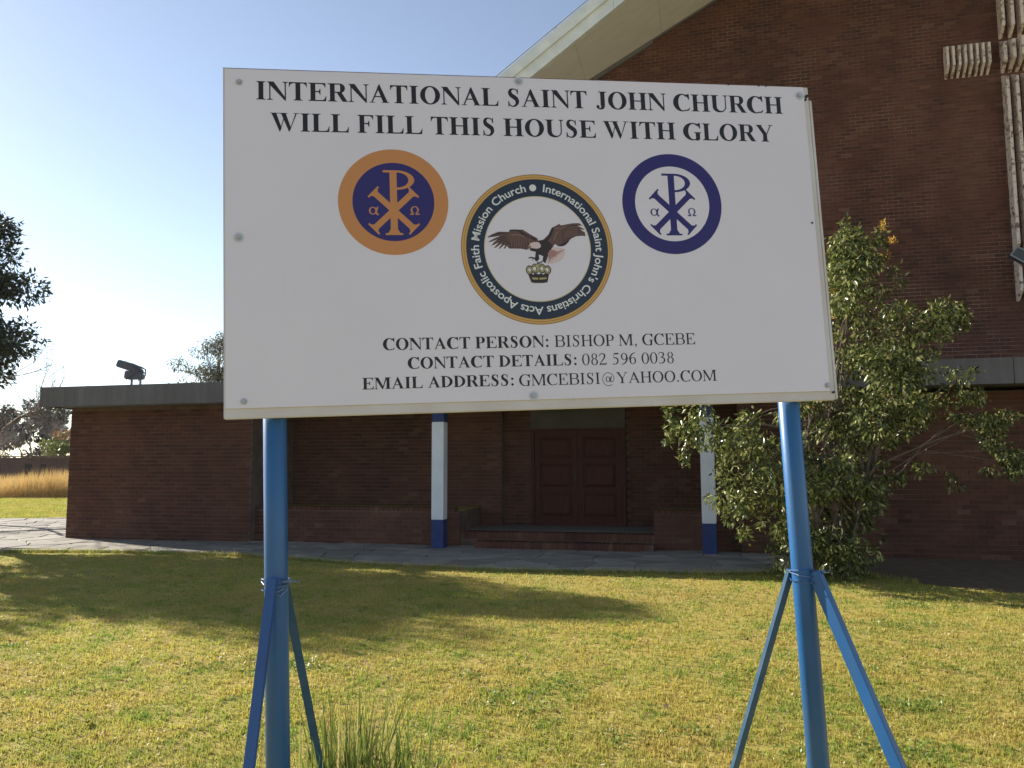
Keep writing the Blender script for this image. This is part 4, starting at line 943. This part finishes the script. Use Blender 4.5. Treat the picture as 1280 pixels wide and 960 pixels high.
# background beyond the far wall
far_g = "trees beyond the far wall"
for i, (x, y_, h, wd, lab) in enumerate(((-45.5, 68, 5.6, 3.6, "dark tree beyond the far wall at the left edge"), (-39.6, 66, 6.0, 3.0, "tallest dark tree beyond the far wall with a rounded top"), (-37.0, 70, 5.2, 2.8, "low dark tree behind the lime green tree"), (-33.6, 67, 5.1, 2.6, "dark tree beyond the far wall beside the brick corner"))):
    h *= 1.22; make_tree("far_tree", (x, y_, 0), [((0, 0, h * .62), (wd * .8, wd * .7, h * .36), 1), ((wd * .3, 0, h * .75), (wd * .4, wd * .4, h * .2), .3)], 26, 6500, .32, M_farleaf, lab, 40 + i, .2, (.4, .8), group=far_g, br=False)
for i, (x, y_, h, lab) in enumerate(((-38.2, 61, 5.4, "leafless brown tree beyond the wall right of the dark tree"), (-41.2, 60, 5.0, "leafless brown tree beyond the wall at the far left"), (-35.2, 60.5, 5.2, "leafless brown tree beyond the wall behind the lime tree"), (-36.6, 59.5, 4.8, "smallest leafless brown tree between the dark trees"), (-39.8, 59, 4.9, "leafless brown tree second from the left beyond the wall"))):
    bare_tree("leafless_tree", (x, y_, 0), h * 1.45, lab, 60 + i, M_fartwig, 5, .13, .75, group="leafless trees beyond the far wall")
make_tree("lime_tree", (-31.2, 54, 0), [((0, 0, 2.75), (1.1, 1, .85), 1), ((-.5, 0, 2.5), (.6, .6, .6), .4)], 22, 1500, .22, M_farbright, "small lime green tree with an orange top beyond the far wall", 71, .08, (.25, .45), br=False)
o = [ob for ob in bpy.data.objects if ob.name.startswith("lime_tree")][0]
leaves("orange_top", [(.0, 0, 3.65), (.3, 0, 3.5)], [(.6, .5, .25)] * 2, 260, .2, M_farorange, o, seed=9)

M_farwall = mk_noisy('far_brick', (.085, .055, .045), (.13, .085, .07), 1.5)
# far brick wall with dark openings
fwl = empty("boundary_wall", (-60, 48, 0), label="long low dark brick wall beyond the dry grass", cat="wall")
x = 0; i = 0
while x < 64:
    wn = 3.1; o = MB(); o.box((x + .003, 0, 0), (x + wn - .5, .23, 2.0)); o.build("wall_panel", M_farwall, fwl)
    MB().box((x + wn - .5, -.06, 0), (x + wn, .29, 2.02)).build("pier", M_farwall, fwl); x += wn; i += 1
for x in (26.9, 29.7, 32.6): MB().box((x + .3, -.012, .9), (x + 1.6, -.004, 1.6)).build("dark_opening", M_lead, fwl)
MB().box((0, -.07, 2.03), (64.5, .30, 2.10)).build("coping", M_mortar, fwl)
pal = MB().box((0, 0, 0), (.45, .03, .3)); 
for x, z in ((26.3 + .0, 1.15), (31.2, 1.3)): pass

# ---- bare planting bed at the right, in front of the annex wall
EDGE = PATH[:9] + [(4.9, -2.2), (5.73, -2.15), (6.47, -2.9), (7.47, -3.5), (10, -4.4), (15, -6)]
EDU = np.array([p[0] for p in EDGE]); EDV = np.array([p[1] for p in EDGE])
M_bed = mk_noisy('dark_bed_soil', (.10, .065, .038), (.17, .115, .068), 5, .95, .8, .02)
bed = empty('planting_bed', mw=BM, kind='structure')
cdt_mesh('bed_soil', [[(5.02, -2.2)] + EDGE[10:] + [(15, .05), (5.12, .05)]], .008, M_bed, bed)
# ---- grasses
def blades(name, px, py, h, wd, m, lean=.6, seed=1, tint=None, kind="stuff", seg=2, up=0.0):
    g = np.random.default_rng(seed); n = len(px); az = g.random(n) * 2 * np.pi; la = np.abs(g.normal(size=n)) * lean
    dx, dy = np.cos(az), np.sin(az); a2 = g.random(n) * 2 * np.pi; sx, sy = np.cos(a2) * wd / 2, np.sin(a2) * wd / 2
    z0 = np.zeros(n) - .004 + up
    b = np.stack([px, py, z0], 1); s = np.stack([sx, sy, np.zeros(n)], 1)
    la1 = np.minimum(la * .5, 1.2); la2 = np.minimum(la * 1.3, 1.45)
    mid = b + np.stack([dx * np.sin(la1), dy * np.sin(la1), np.cos(la1)], 1) * (h * .5)[:, None]
    tip = mid + np.stack([dx * np.sin(la2), dy * np.sin(la2), np.cos(la2)], 1) * (h * .55)[:, None]
    v = np.stack([b - s, b + s, mid + s * .8, mid - s * .8, tip], 1).reshape(-1, 3); o = np.arange(n)[:, None] * 5
    f = np.concatenate([o + [0, 1, 2], o + [0, 2, 3], o + [3, 2, 4]], 1).reshape(-1, 3); t = g.random(n) if tint is None else tint
    return tag(fastmesh(name, v, f, m, None, np.repeat(t, 3)), kind=kind)
def lawn_points(n, d0, d1, seed, slope=.72, p=0.0):
    g = np.random.default_rng(seed); u = g.random(n); d = d0 * (d1 / d0) ** u if p == 0 else d0 + (d1 - d0) * u
    x = (g.random(n) * 2 - 1) * (d * slope + .6); return x, d
def path_mask(x, y):
    c, s = math.cos(-YAW), math.sin(-YAW); X = x - BO.x; Y = y - BO.y; u = X * c - Y * s; v = X * s + Y * c
    pu, pv = EDU, EDV; ed = np.interp(u, pu, pv)
    left = u < -9.7; edl = np.interp(u, [-30, -20, -13, -9.7], [-8, -5.5, -3.2, -2.37])
    return v < np.where(left, edl, ed) - .04
x, y_ = lawn_points(330000, 3.9, 16.5, 1); k = path_mask(x, y_); x, y_ = x[k], y_[k]; gg = np.random.default_rng(5)
ncl = 34000; ccx, ccy = lawn_points(ncl, 3.9, 16.5, 77); kk = path_mask(ccx, ccy); ccx, ccy = ccx[kk], ccy[kk]
nb = 7; cbx = np.repeat(ccx, nb); cby = np.repeat(ccy, nb); cs_ = np.repeat(.012 + .02 * gg.random(len(ccx)), nb)
cbx = cbx + cs_ * gg.normal(size=len(cbx)); cby = cby + cs_ * gg.normal(size=len(cby))
dens = np.sin(x * 9.1 + 2 * np.sin(y_ * 5.3)) * np.sin(y_ * 8.3 + 2 * np.sin(x * 4.7)) + .6 * np.sin(x * 23 + 3 * np.sin(y_ * 11)) * np.sin(y_ * 21 + 2 * np.sin(x * 13)); km = dens > -.35; x, y_ = x[km], y_[km]
blades("lawn_tufts", cbx, cby, (.018 + .026 * gg.random(len(cbx)) * np.repeat(.5 + gg.random(len(ccx)), nb)), .004 + .0006 * cby, M_grass, .75, 33, tint=np.clip(np.repeat(gg.random(len(ccx)), nb) + .15 * gg.normal(size=len(cbx)), 0, 1))
blades("lawn_grass", x, y_, (.010 + .018 * gg.random(len(x))) * (1 + .25 * np.sin(x * 2.1) * np.sin(y_ * 1.7)), .0035 + .0006 * y_ * (y_ > 5) + .0008, M_grass, 1.0, 3)
# longer tufts on the path edge
n = 5000; t = gg.random(n); pu = np.interp(t, [0, 1], [-9.6, 6.5]); pv = np.interp(pu, EDU, EDV) - .06 - .08 * gg.random(n) ** 2
cY, sY = math.cos(YAW), math.sin(YAW); wx = BO.x + pu * cY - pv * sY; wy = BO.y + pu * sY + pv * cY
blades("edge_grass", wx, wy, .05 + .07 * gg.random(n), .008 * np.ones(n), M_grass, .5, 4)
# broad leaved green weeds low in the lawn
M_weed = leafmat('bright_weed_leaf', [(0, (.10, .17, .03)), (.6, (.17, .26, .05)), (1, (.27, .33, .08))], .35, rough=.45)
wc = [(-2.05, 6.9), (-1.85, 6.8), (-2.3, 7.0), (-.15, 6.5), (-.05, 5.7), (.15, 5.5), (.0, 6.1), (2.8, 5.7), (3.2, 6.6), (-3.9, 4.9), (4.6, 9.4), (1.1, 8.7), (3.4, 8.5), (3.9, 8.3), (2.3, 4.8), (.75, 5.0), (2.0, 6.4)]
g5 = np.random.default_rng(8); cc = [(a + g5.normal() * .2, b + g5.normal() * .11, .022) for a, b in wc for _ in range(g5.integers(3, 10))]
ww = leaves("low_weeds", cc, [(.12, .12, .014)] * len(cc), 3600, .022, M_weed, None, droop=-.1, aspect=.7, seed=9); tag(ww, kind="stuff")
# far lawn at left beyond the paving, and tall dry grass before the wall
n = 60000; g6 = np.random.default_rng(12); d = 24 + 13.5 * g6.random(n); x = -d * (.52 + .24 * g6.random(n))
blades("far_lawn_grass", x, d, .05 + .05 * g6.random(n), .02 * np.ones(n), M_grass, .9, 13)
n = 26000; d = 37.5 + 8.5 * g6.random(n); x = -d * (.50 + .26 * g6.random(n)); hh = (.75 + .25 * np.sin(x * .9) * np.sin(x * .37 + 1)) * (.45 + .75 * g6.random(n)) * 1.3
blades("tall_dry_grass", x, d, hh, .022 * np.ones(n), M_dry, .33, 14)
# long grass clump at the foot of the left post
cg = empty("grass_clump", (-.66, 3.30, 0), label="clump of long green grass beside the foot of the left post", cat="grass clump")
n = 460; g7 = np.random.default_rng(15); r = np.abs(g7.normal(size=n)) * .20; a = g7.random(n) * 6.283
ob = blades("blade_mass", -.0 + r * np.cos(a) * 1.2, r * np.sin(a), (.44 + .46 * g7.random(n) * np.exp(-r * 1.2)), .011 + .008 * g7.random(n), M_tuft, .32, 16); ob.parent = cg
n = 120; ob = blades("blade_mass", -.62 + .16 * g7.normal(size=n), -.1 + .1 * g7.normal(size=n), .25 + .25 * g7.random(n), .008 * np.ones(n), M_tuft, .35, 17); ob.parent = cg
sk = MB(); sk.tube([(-.27, .25, 0), (-.23, .25, .3), (-.16, .25, .58), (-.07, .25, .86)], [.004, .0035, .003, .0015], 5); sk.tube([(.35, .2, 0), (.38, .2, .3), (.44, .2, .62)], [.004, .003, .0015], 5); sk.build("seed_stalk", M_dry, cg)
# dead leaves on the lawn
for (px, py, s, lab) in ((-2.83, 5.35, .05, "curled brown dead leaf on the lawn left of the posts"), (1.75, 4.75, .035, "small brown dead leaf on the lawn between the posts")):
    mb = MB(); mb.add([(0, -s, .012), (s * .6, 0, .03), (0, s, .018), (-s * .6, 0, .028), (0, 0, .006)], [(0, 1, 4), (1, 2, 4), (2, 3, 4), (3, 0, 4)]); o = mb.build("dead_leaf", M_deadleaf); o.location = (px, py, .01); o.rotation_euler = (.2, .1, px); tag(o, lab, "leaf")

M_litter = leafmat('dry_leaf_litter', [(0, (.10, .055, .03)), (.6, (.26, .17, .09)), (1, (.62, .55, .42))], .1, rough=.8)
gl = np.random.default_rng(41); lx, ly = lawn_points(260, 4.2, 12, 42); kk = path_mask(lx, ly); lcs = [(a, b, .02) for a, b in zip(lx[kk], ly[kk])]
tag(leaves('leaf_litter', lcs, [(.09, .09, .006)] * len(lcs), 700, .030, M_litter, None, droop=0, aspect=.55, seed=43), kind='stuff')

# ---------------------------------------------------------------- thin afternoon haze
M_haze = bpy.data.materials.new("haze_air"); M_haze.use_nodes = True; hn = M_haze.node_tree; hn.nodes.clear()
ho = hn.nodes.new("ShaderNodeOutputMaterial"); hv = hn.nodes.new("ShaderNodeVolumePrincipled"); hv.inputs["Color"].default_value = (.95, .95, .95, 1); hv.inputs["Density"].default_value = .00018; hv.inputs["Anisotropy"].default_value = .35
hn.links.new(hv.outputs[0], ho.inputs["Volume"])
hz = MB().box((-95, -30, -1.2), (60, 95, 19)).build("haze", M_haze); tag(hz, kind="stuff")
